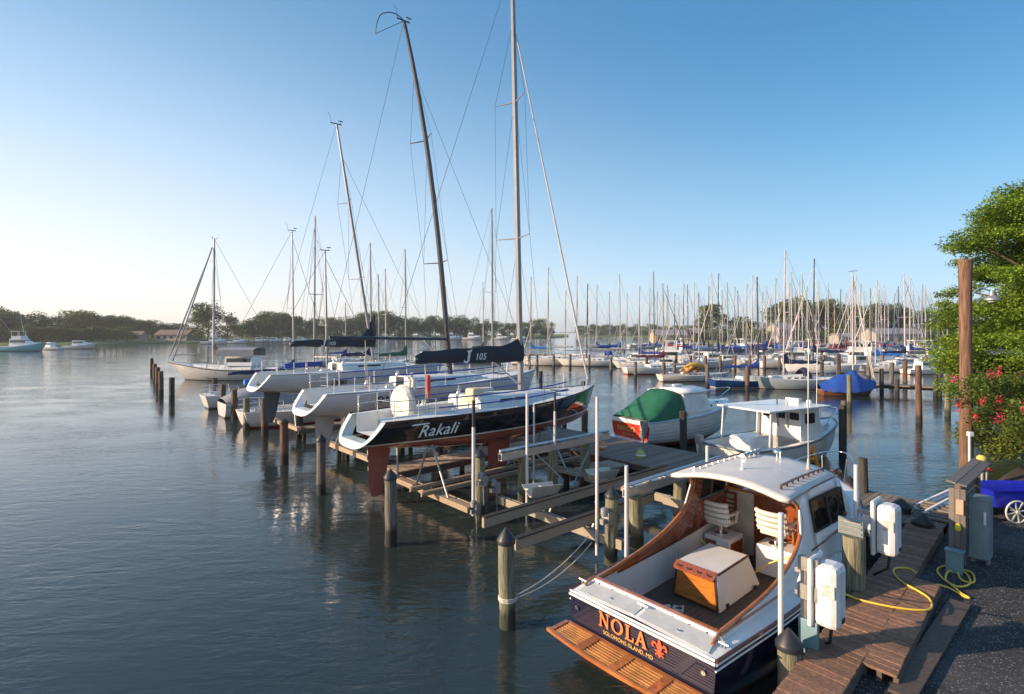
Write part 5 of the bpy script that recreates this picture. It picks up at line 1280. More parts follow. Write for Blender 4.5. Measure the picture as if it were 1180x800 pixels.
for s in (-1, 1): mb.box((4.0, s*1.03, 1.85), (.62, .05, .42)); 
mb.build('wheelhouse_window', glass, FB, None, .02)
mb = MB(); mb.box((3.15, 0, 2.3), (3.9, 2.5, .07)); mb.build('hard_top', white, FB, None, .02)
mb = MB()
for s in (-1, 1): mb = MB(); mb.tube([(1.35, s*1.14, .9), (1.45, s*1.12, 2.27)], .035, 8); mb.build('post', white, FB, 40)
for s in (-.35, .1): mb = MB(); mb.tube([(3.55, s, 1.4), (3.5, s, 2.6)], .03, 6); mb.build('exhaust_pipe', galv, FB, 40)
mb = MB(); mb.box((4.75, .2, 2.42), (.25, .6, .16)); mb.ball((4.6, -.6, 2.42), .12, 10); mb.tube([(4.8, -.8, 2.35), (4.85, -.8, 4.9)], .014, 5); mb.tube([(4.1, -.9, 2.35), (4.1, -.9, 5.1)], .02, 5); mb.build('radio_gear', white, FB, 40)
mb = MB(); mb.tube([(-.15, .9, .35), (-.15, .9, 1.0)], .06, 8); mb.box((-.2, .9, 1.05), (.25, .25, .35)); mb.build('small_outboard', galv, FB, None, .03)
mb = MB(); mb.tube(smooth_path([(5.4, .8, sf(5.4)), (5.6, .82, sf(5.6)+.45), (6.8, .45, sf(6.8)+.5), (7.35, 0, sf(7.2)+.5), (6.8, -.45, sf(6.8)+.5), (5.6, -.82, sf(5.6)+.45), (5.4, -.8, sf(5.4))], 4), .018, 6); mb.build('bow_rail', steel, FB)
# orange float
t = thing('orange_float_stand', 'small bright orange A-shaped float in the water beyond the varnished motor boat', 'float', DX(935, 21.5, 0))
mb = MB()
mb.tube([(-.28, 0, -.1), (-.05, 0, .72), (0, 0, .85)], [.09, .08, .05], 8); mb.tube([(.28, 0, -.1), (.05, 0, .72), (0, 0, .85)], [.09, .08, .05], 8); mb.tube([(-.18, 0, .3), (.18, 0, .3)], .07, 8)
mb.build('float', orange_pl, t, 50)
# bits on the lift behind: coloured fenders and coiled gear at the dock edge
for p, l, m_ in ((W(9.1, 9.4, .9), 'round pinkish fender lying on the far aluminium beam end', mat('pink_fender', (.5, .22, .18), .5)), (W(9.3, 8.3, .95), 'orange and white buoy on the dock edge beyond the far aluminium beam', mat('orange_buoy', (.6, .24, .1), .5)), (W(9.4, 6.6, .9), 'yellow and green coil of hose on the dock under the red transom', mat('green_yellow', (.35, .4, .15), .6))):
    t = thing('buoy', l, 'buoy', p); mb = MB(); mb.ball((0, 0, .05), .17, 12, (1, 1, 1.15)); mb.tube([(0, 0, .22), (0, 0, .3)], .03, 6); mb.build('float', m_, t, 60)
    mb = MB(); mb.tube([(.17*math.cos(a*.5236), .17*math.sin(a*.5236), .05) for a in range(12)], .02, 5, closed=True); mb.build('band', white, t)

# ------------------------------------------------------------ things on the walkway and the yard
palewood = plankmat('pale_grey_boards', (.27, .26, .24), .2, grain=(8, 8, 1))
def power_post(x, y, top, label1, boxd):
    t = thing('lift_control_post', label1, 'control post', W(x, y, 0), A)
    mb = MB()
    for k in range(3): mb.box((0, -.085+.085*k, (top+.3)/2-.05), (.05, .075, top-.3), None)
    mb.box((-.04, 0, top-.15), (.07, .28, .2)); mb.box((-.05, 0, top-.55), (.08, .28, .22))
    mb.build('board_post', palewood, t, None, .006)
    mb = MB(); mb.box((-.05, 0, .95), (.06, .26, .5)); mb.build('grey_panel', teal_box, t, None, .01)
    return t
def white_box(x, y, z, label, rot=0):
    t = thing('lift_motor_cover', label, 'equipment box', W(x, y, z), A+rot)
    mb = MB(); mb.box((0, 0, .41), (.30, .24, .80)); mb.build('cover', mat('white_plastic', (.66, .66, .67), .4, noise=.16, nscale=5, aniso=(4, 4, .7)), t, None, .07)
    mb = MB(); mb.box((0, .145, .42), (.36, .05, .88)); mb.build('flange', mat('white_plastic', (.7, .7, .7), .35), t, None, .03)
    mb = MB()
    for s in (-1, 1):
        for k in range(4): mb.ball((s*.155, .17, .1+.21*k), .012, 6)
    mb.build('screws', galv, t)
    mb = MB(); mb.box((-.152, -.03, .5), (.006, .12, .16)); mb.build('warning_label', mat('worn_label', (.5, .5, .46), .6, noise=.4, nscale=25), t)
    mb = MB(); mb.box((0, -.122, .12), (.07, .02, .05)); mb.tube([(.05, 0, .02), (.05, .02, -.25), (.1, .2, -.45)], .018, 6); mb.build('latch_and_cable', black, t)
    mb = MB(); mb.slab([(-.02, -.005+.17, .2), (-.02, .17, .68), (-.02, .30, .56), (-.02, .33, .44), (-.02, .30, .32)], (.03, 0, 0)); mb.build('pulley_guard', mat('white_plastic', (.7, .7, .7), .35), t)
    mb = MB(); mb.box((0, .25, .3), (.06, .2, .06)); mb.box((0, .25, .6), (.06, .2, .06)); mb.build('bracket', galv, t)
    t.scale = (1.35, 1.35, 1.12); return t
power_post(1.62, -1.92, 2.15, 'weathered board post with a grey panel carrying the nearer white box', 0)
white_box(1.72, -2.16, 1.16, 'white plastic lift motor cover nearest to the camera, beside the varnished motor boat')
t = thing('control_panel', 'small grey slatted panel standing on top of the thick mossy piling', 'control panel', W(4.15, -1.72, 1.74), A)
mb = MB(); mb.box((-.1, 0, .17), (.06, .4, .3)); mb.build('panel', grey_box, t, None, .01)
mb = MB()
for k in range(3): mb.box((-.14, 0, .08+.09*k), (.03, .34, .025))
mb.build('slats', palewood, t)
white_box(4.66, -2.14, 1.38, 'white plastic lift motor cover farther along the walkway, on the thick mossy piling')
# meter board with its little roof, grey cabinet, teal pedestal
t = thing('meter_board', 'wooden meter board with a narrow plank roof and yellow plug at the yard edge', 'meter board', W(7.05, -2.72, .65), A)
for x in (0, 2.1): mb = MB(); mb.box((x, 0, .75), (.1, .1, 1.9)); mb.build('post', roofwood, t, None, .008)
mb = MB()
for k in range(3): mb.box((-.075, -.09+.09*k, .85), (.04, .085, 1.5))
for k in range(5): mb.box((1.05, .04, .5+.22*k), (2.1, .03, .2))
mb.build('boards', roofwood, t, None, .004)
mb = MB()
for k in range(2): mb.slab([(-.2, -.17+.17*k, 1.68+.03*k), (2.6, -.17+.17*k, 1.68+.03*k), (2.6, -.01+.17*k, 1.705+.03*k), (-.2, -.01+.17*k, 1.705+.03*k)], (0, 0, .035))
mb.build('plank_roof', roofwood, t, None, .004)
mb = MB(); mb.lathe([(.04, 0), (.055, .03), (.05, .1), (.03, .14)], (-.14, -.02, .78), 10); mb.build('yellow_plug', yellow_pl, t, 40)
mb = MB(); mb.box((-.12, -.05, 1.25), (.05, .12, .3)); mb.build('outlet_box', mat('tan_box', (.45, .28, .2), .6), t, None, .01)
t = thing('electrical_cabinet', 'tall grey green electrical cabinet with a pale handle, behind the meter board', 'cabinet', W(7.65, -2.98, .78), A)
mb = MB(); mb.box((0, 0, .62), (.42, .34, 1.24)); mb.build('body', grey_box, t, None, .015)
mb = MB(); mb.box((-.222, 0, .6), (.02, .3, 1.14)); mb.build('door', mat('cabinet_door_paint', (.19, .26, .28), .4, noise=.1), t, None, .006)
mb = MB(); mb.box((-.24, -.1, .86), (.03, .04, .26)); mb.build('handle', white, t, None, .008)
mb = MB()
for s in (-1, 1): mb.box((.02, s*.12, -.07), (.08, .06, .2))
mb.build('foot', galv, t)
t = thing('power_pedestal', 'short pale teal electrical pedestal at the foot of the meter board', 'pedestal', W(6.72, -2.72, .65), A)
mb = MB(); mb.box((0, 0, .2), (.16, .26, .44)); mb.build('body', teal_box, t, None, .012)
mb = MB(); mb.box((0, 0, .43), (.2, .3, .03)); mb.build('lid', teal_box, t, None, .006)
# hoses
def ground(px, py, z): return P(px, py, z)
mb = MB()
pts = [P(1100, 597, 1.55), P(1101, 625, 1.1), P(1103, 655, .72), P(1108, 668, .68), P(1122, 671, .67), P(1120, 660, .68), P(1105, 656, .67), P(1090, 652, .68), P(1080, 657, .67), P(1088, 668, .68), P(1104, 676, .67), P(1118, 672, .70), P(1112, 660, .67), P(1094, 658, .69), P(1090, 668, .67), P(1100, 677, .68), P(1108, 684, .67), P(1117, 689, .67), P(1110, 687, .67), P(1094, 678, .69), P(1080, 674, .73), P(1077, 679, .76)]
mb.tube(smooth_path(pts, 6), .017, 7); tag(mb.build('garden_hose', rope_y, None, 50), 'yellow hose hanging from the meter board and lying in loops on the gravel', 'hose')
mb = MB(); pts = [P(1056, 660, .84), P(1046, 655, .84), P(1032, 655, .84), P(1030, 661, .84), P(1040, 671, .84), P(1058, 681, .84), P(1070, 689, .84), P(1074, 698, .84), P(1068, 703, .84), P(1045, 702, .84), P(1015, 697, .84), P(990, 691, .84), P(977, 686, .85), P(968, 683, .88), P(955, 680, 1.0)]
mb.tube(smooth_path(pts, 6), .017, 7); tag(mb.build('power_cable', rope_y, None, 50), 'yellow cable lying in an S curve across the plank walkway to the nearer white box', 'cable')
# two white boards leaning at the dock end
for a, b, l in ((P(1055, 583, .9), P(1093, 566, 1.15), 'farther of the two white boards leaning at the dock corner'), (P(1066, 590, .9), P(1092, 576, 1.1), 'nearer of the two white boards leaning at the dock corner')):
    mb = MB(); mb.beam(a, b, .04, .13, (.3, -.4, 1)); mb.beam(a+Vector((0, 0, -.05)), b+Vector((0, 0, -.05)), .12, .03, (.3, -.4, 1)); tag(mb.build('white_board', white, None, None, .004), l, 'board')
t = thing('gangway_frame', 'low grey timber ramp at the dock corner below the white boards', 'ramp', W(9.6, -1.9, .8), A)
mb = MB()
for k in range(6): mb.box((.0+.16*k, 0, .02+.035*k), (.14, .9, .035))
mb.build('planks', dockwood, t); mb = MB()
for s in (-1, 1): mb.beam((-.1, s*.4, -.02), (.95, s*.4, .17), .06, .1)
mb.build('rail', darkbeam, t)
# short posts with valves behind the cabinet
t = thing('water_spigot', 'thin grey pipe post with a red valve handle beside the blue cart', 'spigot', P(1137, 582, .65))
mb = MB(); mb.tube([(0, 0, 0), (0, 0, .95)], .025, 8); mb.build('pipe', galv, t); mb = MB(); mb.tube([(-.15, 0, .95), (.15, 0, .95)], .035, 8); mb.tube([(0, -.1, 1.02), (0, .1, 1.02)], .025, 6); mb.build('valve_handle', red_bar, t, 40)
t = thing('marker_post', 'white yellow-capped post with a red fire extinguisher beside the grey cabinet', 'post', P(1131, 578, .65))
mb = MB(); mb.tube([(0, 0, 0), (0, 0, 1.1)], .05, 10); mb.build('post', mast_lt, t, 40); mb = MB(); mb.ball((0, 0, 1.2), .12, 10, (1, 1, .9)); mb.build('yellow_cap', mat('yellow_cap', (.6, .42, .08), .5), t, 60)
mb = MB(); mb.lathe([(.08, .15), (.09, .2), (.09, .75), (.04, .85), (.03, .92)], (-.14, .05, 0), 12); mb.build('red_extinguisher', mat('extinguisher_red', (.3, .02, .02), .35), t, 40)
t = thing('small_light_post', 'slim white post with a small square head just right of the tall brown pole', 'post', P(1117, 558, .65))
mb = MB(); mb.tube([(0, 0, 0), (0, 0, 1.5)], .03, 8); mb.build('post', white, t, 40); mb = MB(); mb.box((.03, 0, 1.56), (.14, .12, .14)); mb.build('head', white, t, None, .01)
# blue dock cart
t = thing('dock_cart', 'bright blue plastic two-wheeled dock cart with pale spoked wheels at the yard edge', 'cart', P(1163, 600, .65), R(2))
mb = MB(); r0 = [(-.38, -.06, .34), (1.3, -.06, .38), (1.3, .72, .38), (-.38, .72, .34)]; r1 = [(-.55, -.14, .78), (1.42, -.14, .74), (1.42, .80, .74), (-.55, .80, .78)]
mb.loft([[Vector(p) for p in r0], [Vector(p) for p in r1], [Vector((p[0]*1.03+.0, p[1]+(-.04 if p[1] < .3 else .04), p[2]+.02)) for p in r1], [Vector((p[0]*.98, p[1]+(.03 if p[1] < .3 else -.03), p[2]-.01)) for p in r1], [Vector((p[0]*.96, p[1]+(.03 if p[1] < .3 else -.03), p[2]+.04)) for p in r0]], True, True)
mb.build('tub', bluecart, t, None, .015)
for y in (-.20, .86):
    mb = MB(); mb.tube([(.28*math.cos(a*.2618), y, .28+.27*math.sin(a*.2618)) for a in range(24)], .022, 8, closed=True); o = mb.build('wheel', mat('pale_wheel', (.5, .52, .48), .5), t, 50)
    mb = MB(); mb.tube([(0, y-.05, .28), (0, y+.05, .28)], .045, 10); 
    for a in range(8): mb.beam((0, y, .28), (.26*math.cos(a*.7854+.2), y, .28+.26*math.sin(a*.7854+.2)), .03, .03)
    mb.build('spokes', mat('pale_wheel', (.5, .52, .48), .5), o)
mb = MB(); mb.tube([(0, -.2, .28), (0, .86, .28)], .015, 6); mb.tube([(1.35, 0, .7), (1.9, .05, .95), (1.9, .6, .95), (1.35, .65, .7)], .02, 6); mb.build('handle', galv, t, 40)
# lamp on the curved arm behind the tall pole
t = thing('yard_lamp', 'curved-arm lamp with a bell shade behind the tall brown pole, unlit', 'lamp', DX(1118.5, 20, .9))
mb = MB(); mb.tube(smooth_path([(0, 0, 0), (0, 0, 3), (0, 0, 5.3), (.06, 0, 5.85), (.35, 0, 6.1), (.72, 0, 6.0), (.8, 0, 5.95)], 5), .03, 8); mb.build('pole', teal_box, t, 50)
mb = MB(); mb.lathe([(.03, .3), (.09, .28), (.1, .12), (.26, .0), (.27, -.06), (.25, -.06), (.08, .08), (.0, .1)], (.8, 0, 5.72), 18); mb.build('lamp_shade', galv, t, 40)
mb = MB(); mb.ball((.8, 0, 5.68), .17, 12, (1, 1, .7)); mb.build('globe', mat('frosted_globe', (.7, .72, .74), .2), t, 60)

# ------------------------------------------------------------ near trees on the right
def branchy(t, base, tips, r0, m, name='limbs'):
    mb = MB()
    for tip in tips:
        a = Vector(base); b = Vector(tip); d = b-a; mid = a+d*.5+Vector((rnd.uniform(-.3, .3), rnd.uniform(-.3, .3), .25*d.length*.4))
        pts = smooth_path([a, mid, b], 4); n = len(pts); mb.tube(pts, [r0*(1-.85*i/(n-1)) for i in range(n)], 7)
    return mb.build(name, m, t, 60)
base = DX(1260, 23.5, .9)
T = thing('oak_tree', 'large sunlit broadleaf tree filling the right edge, with spreading tiers of leaves', 'tree', base)
mb = MB(); mb.tube([(0, 0, -.3), (.05, 0, 1.5), (-.1, 0, 4), (0, .1, 7), (.1, 0, 9.5)], [.42, .33, .28, .18, .06], 12); mb.build('trunk', bark, T, 60)
lobes = []; tips = []
for k in range(500):
    zf = rnd.random(); z = .9+9.6*zf; a = rnd.uniform(0, 6.283)
    rr = 5.5*math.sqrt(max(.02, 1-(max(0, z-4.5)/7.4)**2))*rnd.uniform(.15, 1.0)**.6
    if z < 4.0: rr *= .72+.06*z
    c = (rr*math.cos(a), rr*math.sin(a), z+.35*math.sin(a*3)); s_ = rnd.uniform(.3, 1.15)
    lobes.append((c, (s_*1.2, s_*1.2, s_*.5)))
    if k % 3 == 0: tips.append(c)
branchy(T, (0, 0, 4.0), [t_ for t_ in tips if t_[2] > 4], .12, bark); branchy(T, (0, 0, 2.0), [t_ for t_ in tips if t_[2] <= 4], .1, bark, 'lower_limbs')
g = np.random.default_rng(5); pts = clump_points(lobes, 340000, g, .15)
o = bpy.data.objects.new('crown', leaves('crown', pts, .068, leaf_near, 11, .3)); col.objects.link(o); o.parent = T
# crape myrtle with pink flowers
base = P(1207, 556, .8)
T = thing('flowering_tree', 'small crape myrtle with clusters of pink flowers and smooth tan stems behind the blue cart', 'tree', base)
mb = MB()
for dx, dy, tx, ty in ((-.12, 0, -.75, .1), (.02, .1, -.3, .5), (.15, -.05, .5, -.2), (0, -.1, .1, -.6), (.1, .1, .9, .4)):
    mb.tube(smooth_path([(dx, dy, -.1), (dx*1.5+tx*.12, dy+ty*.1, .7), (tx*.6, ty*.6, 1.5), (tx, ty, 2.5)], 4), [.055-.003*i for i in range(13)], 8)
mb.build('stems', bark_tan, T, 60)
lobes = [((rnd.gauss(0, .75), rnd.gauss(0, .75), 1.45+rnd.random()*1.75), (.48, .48, .34)) for k in range(60)]
pts = clump_points(lobes, 30000, g, .2); o = bpy.data.objects.new('crown', leaves('crown', pts, .045, leaf_myrtle, 12, .4)); col.objects.link(o); o.parent = T
fp = []
for k in range(60):
    c, r_ = lobes[rnd.randrange(len(lobes))]; d = Vector((rnd.gauss(-.55, .8), rnd.gauss(-.9, .6), rnd.gauss(.3, .7))).normalized()
    q = np.array(c)+np.array(d)*np.array(r_)*1.25; fp.append(q+g.normal(size=(60, 3))*np.array([.06, .06, .09]))
o = bpy.data.objects.new('flowers', leaves('flowers', np.concatenate(fp), .028, petal, 13, .2)); col.objects.link(o); o.parent = T
# low bushes on the bank
def bush(loc, rx, rz2, n, size, m, label, seed):
    t = thing('bush', label, 'bush', loc); gg = np.random.default_rng(seed)
    lb = [((rnd.uniform(-.6, .6)*rx, rnd.uniform(-.6, .6)*rx, rnd.uniform(.15, .8)*rz2), (rx*.38, rx*.38, rz2*.28)) for _ in range(16)]
    o = bpy.data.objects.new('foliage', leaves('foliage', clump_points(lb, n, gg, .3), size, m, seed, .4)); col.objects.link(o); o.parent = t
    mb = MB()
    for a in range(7): mb.tube([(0, 0, -.1), (rx*.3*math.cos(a*.9), rx*.3*math.sin(a*.9), rz2*.35), (rx*.6*math.cos(a*.9), rx*.6*math.sin(a*.9), rz2*.7)], [.03, .02, .008], 5)
    mb.build('stems', bark, t); return t
bush(DX(1150, 20, .7), 1.5, 1.5, 6500, .06, leaf_bush, 'yellow green bush under the crape myrtle', 31)
bush(DX(1172, 22.5, .8), 1.8, 2.2, 7000, .07, leaf_bush, 'taller green bush behind the crape myrtle', 32)
bush(DX(1165, 26, .8), 1.8, 1.8, 6000, .08, leaf_near, 'bush farther along the wooded bank', 33)
bush(DX(1150, 34, .8), 2.2, 2.2, 6000, .1, leaf_near, 'farthest bush on the wooded bank by the water', 34)

# ------------------------------------------------------------ background marina: every sailboat its own thing
PROTO = {}
HM = {'white': H_white, 'cream': H_white2, 'blue': H_blue, 'grey': H_grey, 'redline': H_red, 'wood': H_wood}
CM = {'blue': cv_blue, 'bright': cv_bright, 'navy': cv_navy, 'red': cv_red, 'maroon': cv_maroon, 'green': cv_green, 'white': cv_white, 'grey': cv_grey, 'tan': cv_brown, None: None}
CN = {'blue': 'blue', 'bright': 'bright blue', 'navy': 'dark navy', 'red': 'red', 'maroon': 'maroon', 'green': 'green', 'white': 'cream', 'grey': 'grey', 'tan': 'tan', None: 'no'}
MMs = {'alu': mast_alu, 'white': mast_lt, 'dark': mast_dk, 'wood': mast_wood}
HN = {'white': 'white', 'cream': 'cream', 'blue': 'dark blue', 'grey': 'grey', 'redline': 'red-striped white', 'wood': 'brown wooden'}
def bg(px, top, Y, head, hull='white', cover=None, mast='alu', label=None, group=None, L=9.2, dodger=None, bim=None, furl=None, opts=None):
    """sailboat whose mast stands at photo x = px, distance Y; head = heading in degrees; top = photo y of the masthead"""
    key = (hull, cover, mast, dodger, bim, furl)
    zt = CH+(382-top)*Y/620
    base = L*.57; h = R(head)
    loc = DX(px, Y); loc = loc-Vector((math.cos(h)*base, math.sin(h)*base, 0))
    if key not in PROTO or opts:
        t = thing('sailboat', label, 'sailboat', loc, h, group)
        fu = (CM[furl], .06) if furl else None
        simple_sloop(t, 9.2, 3.0, HM[hull], mastz=12.4, mm=MMs[mast], cover=CM[cover], dodger=CM[dodger] if dodger else None, bimini=CM[bim] if bim else None, furl=fu, wr=.011, rail=True, r=.095, **(opts or {}))
        if not opts: PROTO[key] = (t, list(t.children) or [c for c in kids(t)])
    else:
        src = PROTO[key][0]; t = src.copy(); col.objects.link(t); t['label'] = label
        if 'group' in t: del t['group']
        if group: t['group'] = group
        t.location = loc; t.rotation_euler = (0, 0, h)
        for ch in kids_cache(src):
            c = ch.copy(); col.objects.link(c); c.parent = t
            for g2 in kids_cache(ch): d = g2.copy(); col.objects.link(d); d.parent = c
    s = L/9.2; t.scale = (s, s, 1)
    # the masthead height: masts, rigging and furled sail stretch with the boat's own rig height
    t.scale = (s, s, max(.75, min(1.3, zt/12.4)))
    return t
KC = {}
def kids_cache(o):
    if o.name not in KC: KC[o.name] = kids(o)
    return KC[o.name]
import itertools
# front boats, hand placed
bg(765, 326, 69, 10, 'redline', 'maroon', 'alu', 'white sailboat with a maroon sail cover and a sunlit stern, behind the green canvas boat', L=9.5, furl='maroon')
bg(806, 338, 59, 8, 'cream', 'grey', 'alu', 'small white sailboat with orange and tan gear heaped on its stern', L=8.2, dodger='tan')
bg(874, 319, 52, 5, 'blue', 'blue', 'dark', 'sailboat with a dark blue hull, light blue stern and a blue sail cover', L=8.4)
bg(903, 288, 51, 178, 'grey', 'navy', 'white', 'grey hulled sailboat with a black spray hood, bow to the dark blue hull', L=8.6, dodger='navy')
bg(736, 330, 78, 175, 'white', 'blue', 'alu', 'white sailboat just behind and left of the maroon covered one, bow to the left', L=9)
bg(676, 327, 84, 178, 'white', 'grey', 'dark', 'long white sailboat with a dark mast, front row right of the black sloop', L=11)
bg(631, 308, 86, 182, 'cream', 'white', 'alu', 'cream sailboat broadside with a tall mast just right of the silver mast', L=10)
bg(611, 319, 88, 176, 'white', 'bright', 'alu', 'white sailboat with a bright blue sail cover, first right of the tall silver mast', L=9)
bg(651, 335, 88, 179, 'white', None, 'alu', 'white sailboat with a bare boom between the cream one and the dark-masted one', L=9)
bg(715, 316, 92, 5, 'cream', 'blue', 'alu', 'cream blue-covered sailboat with the tallest mast left of the maroon covered boat', L=9.4, dodger='blue')
bg(664, 318, 96, 170, 'white', 'grey', 'alu', 'white sailboat with a grey sail cover behind the long dark-masted one', L=9.5)
bg(687, 328, 99, 172, 'white', 'blue', 'alu', 'white sailboat with a navy hood and blue cover, right of the long dark-masted one', L=9, dodger='navy')
bg(703, 336, 100, 10, 'redline', 'green', 'alu', 'white sailboat with a green sail cover at the back of the first rows', L=8.6)
bg(722, 338, 104, 175, 'white', None, 'alu', 'small white sailboat with a short bare mast right of the cream one', L=8)
# left-hand masts beyond the racing sloops
for px, top, Y, hd, hu, co, mm_, lb in [(362, 248, 50, 140, 'white', None, 'alu', 'white sailboat with the taller upright mast right beside the first one'),
    (428, 280, 60, 50, 'white', 'navy', 'alu', 'navy-covered sailboat seen between the bent silver mast and the bent black mast'),
    (437, 316, 72, 50, 'white', None, 'alu', 'sailboat with a short mast just right of the navy covered one'),
    (445, 310, 76, 48, 'cream', 'white', 'white', 'cream sailboat with a white mast left of the one with wide spreaders'),
    (468, 287, 62, 50, 'white', 'green', 'alu', 'sailboat with a green sail cover left of the bent black mast'),
    (568, 230, 47, 48, 'white', 'navy', 'alu', 'sailboat with the tall upright mast left of the silver mast'),
    (399, 349, 88, 48, 'white', 'blue', 'alu', 'low-rigged sailboat right of the bent silver mast'),
    (557, 325, 96, 60, 'cream', 'tan', 'white', 'cream sailboat moored out in the creek behind the boom cover')]:
    bg(px, top, Y, hd, hu, co, mm_, lb, L=9.4)
# the crowd on the right: (mast x, masthead y, distance, heading, hull, cover, mast)
CROWD = [(748, 332, 105, 175, 'white', 'blue', 'alu'), (754, 313, 84, 20, 'white', 'grey', 'dark'), (768, 329, 100, 172, 'cream', 'red', 'alu'), (771, 334, 112, 8, 'white', None, 'alu'),
 (787, 327, 94, 178, 'white', 'blue', 'alu'), (793, 328, 108, 12, 'cream', None, 'dark'), (799, 325, 90, 170, 'white', 'bright', 'white'), (821, 314, 80, 8, 'white', 'grey', 'white'),
 (827, 315, 86, 175, 'white', 'blue', 'dark'), (833, 334, 110, 10, 'cream', None, 'alu'), (846, 331, 98, 175, 'white', 'bright', 'alu'), (866, 317, 82, 172, 'white', 'navy', 'white'),
 (884, 329, 104, 15, 'white', 'blue', 'alu'), (893, 321, 92, 176, 'cream', 'bright', 'alu'), (913, 313, 80, 8, 'white', 'grey', 'alu'), (920, 323, 96, 175, 'white', None, 'white'),
 (925, 314, 88, 14, 'redline', 'blue', 'alu'), (937, 298, 70, 176, 'white', 'navy', 'dark'), (944, 323, 102, 10, 'white', 'red', 'alu'), (951, 340, 120, 175, 'cream', None, 'white'),
 (962, 348, 122, 8, 'wood', 'red', 'wood'), (974, 338, 114, 172, 'white', 'red', 'alu'), (981, 329, 98, 12, 'white', 'maroon', 'white'), (985, 318, 84, 175, 'cream', 'blue', 'white'),
 (996, 336, 112, 8, 'white', None, 'alu'), (1009, 323, 72, 174, 'white', 'bright', 'white'), (1016, 340, 116, 12, 'white', 'grey', 'alu'), (1030, 338, 106, 176, 'cream', 'blue', 'alu'),
 (1043, 315, 74, 8, 'white', 'navy', 'white'), (1048, 320, 84, 175, 'white', 'blue', 'white'), (1067, 332, 82, 10, 'white', None, 'alu'), (1058, 342, 108, 172, 'white', 'white', 'alu'),
 (736, 366, 190, 30, 'white', None, 'alu'), (812, 342, 120, 20, 'white', 'navy', 'alu'), (856, 340, 124, 170, 'white', 'white', 'white'), (873, 343, 130, 10, 'cream', 'grey', 'alu'),
 (903, 340, 128, 175, 'white', 'bright', 'alu'), (931, 342, 132, 8, 'white', 'tan', 'alu'), (1002, 344, 134, 175, 'white', 'blue', 'alu'), (1024, 346, 130, 12, 'white', 'green', 'white'),
 (1080, 338, 96, 175, 'white', 'grey', 'alu'), (1092, 330, 84, 10, 'cream', 'blue', 'alu'), (1104, 336, 92, 172, 'white', None, 'white')]
MN = {'alu': 'silver', 'white': 'pinkish white', 'dark': 'dark', 'wood': 'varnished wooden'}
CROWD += [(758, 336, 112, 10, 'white', 'blue', 'alu'), (764, 341, 124, 175, 'white', 'navy', 'alu'), (777, 338, 118, 172, 'white', 'white', 'dark'), (783, 340, 122, 8, 'cream', 'blue', 'alu'), (806, 336, 108, 12, 'white', 'tan', 'alu'), (816, 330, 96, 174, 'white', 'navy', 'dark'), (839, 325, 90, 10, 'white', 'white', 'alu'), (851, 335, 108, 8, 'cream', 'navy', 'dark'), (860, 327, 93, 176, 'redline', 'blue', 'alu'), (878, 336, 110, 172, 'white', 'grey', 'alu'), (889, 339, 116, 12, 'white', 'red', 'alu'), (898, 333, 106, 8, 'cream', 'navy', 'white'), (909, 326, 94, 172, 'white', 'blue', 'alu'), (917, 335, 110, 12, 'cream', 'white', 'alu'), (929, 330, 101, 174, 'white', 'navy', 'alu'), (940, 336, 112, 176, 'white', 'grey', 'white'), (955, 326, 90, 10, 'white', 'white', 'alu'), (968, 333, 104, 175, 'cream', 'navy', 'dark'), (978, 342, 120, 10, 'white', 'tan', 'alu'), (991, 327, 93, 172, 'white', 'green', 'alu'), (1004, 332, 103, 10, 'white', 'navy', 'dark'), (1012, 334, 108, 175, 'cream', 'red', 'alu'), (1020, 328, 94, 10, 'white', 'blue', 'white'), (1036, 330, 99, 12, 'white', 'grey', 'dark'), (1053, 334, 104, 10, 'cream', 'navy', 'alu'), (1062, 328, 93, 175, 'white', 'maroon', 'alu'), (1073, 337, 106, 8, 'white', 'blue', 'alu')]
cnt = {}
for c in CROWD:
    k = (c[4], c[5], c[6]); cnt[k] = cnt.get(k, 0)+1
used = set()
prev = None
for c in sorted(CROWD, key=lambda q: q[0]):
    px, top, Y, hd, hu, co, mm_ = c; k = (hu, co, mm_)
    part = 'near the maroon-covered boat' if px < 790 else 'right of the pine' if px < 890 else 'above the grey hull' if px < 945 else 'above the blue tarpaulin' if px < 1000 else 'before the long shed' if px < 1055 else 'beside the big green tree'
    row = 'near row' if Y < 90 else 'middle row' if Y < 115 else 'far row'
    lab = '%s sailboat, %s mast, %s, %s, %s' % (HN[hu], MN[mm_], 'bare boom' if co is None else CN[co]+' cover', row, part)
    while lab in used: lab = lab.replace(' sailboat', ' sailboat, second such', 1)
    used.add(lab)
    bg(px, top, Y, hd, hu, co, mm_, lab, 'sailboats berthed in the crowded marina', L=8.6+((px*7) % 13)*.12, furl=('blue' if px in (884, 1048) else 'white' if px % 2 else None))
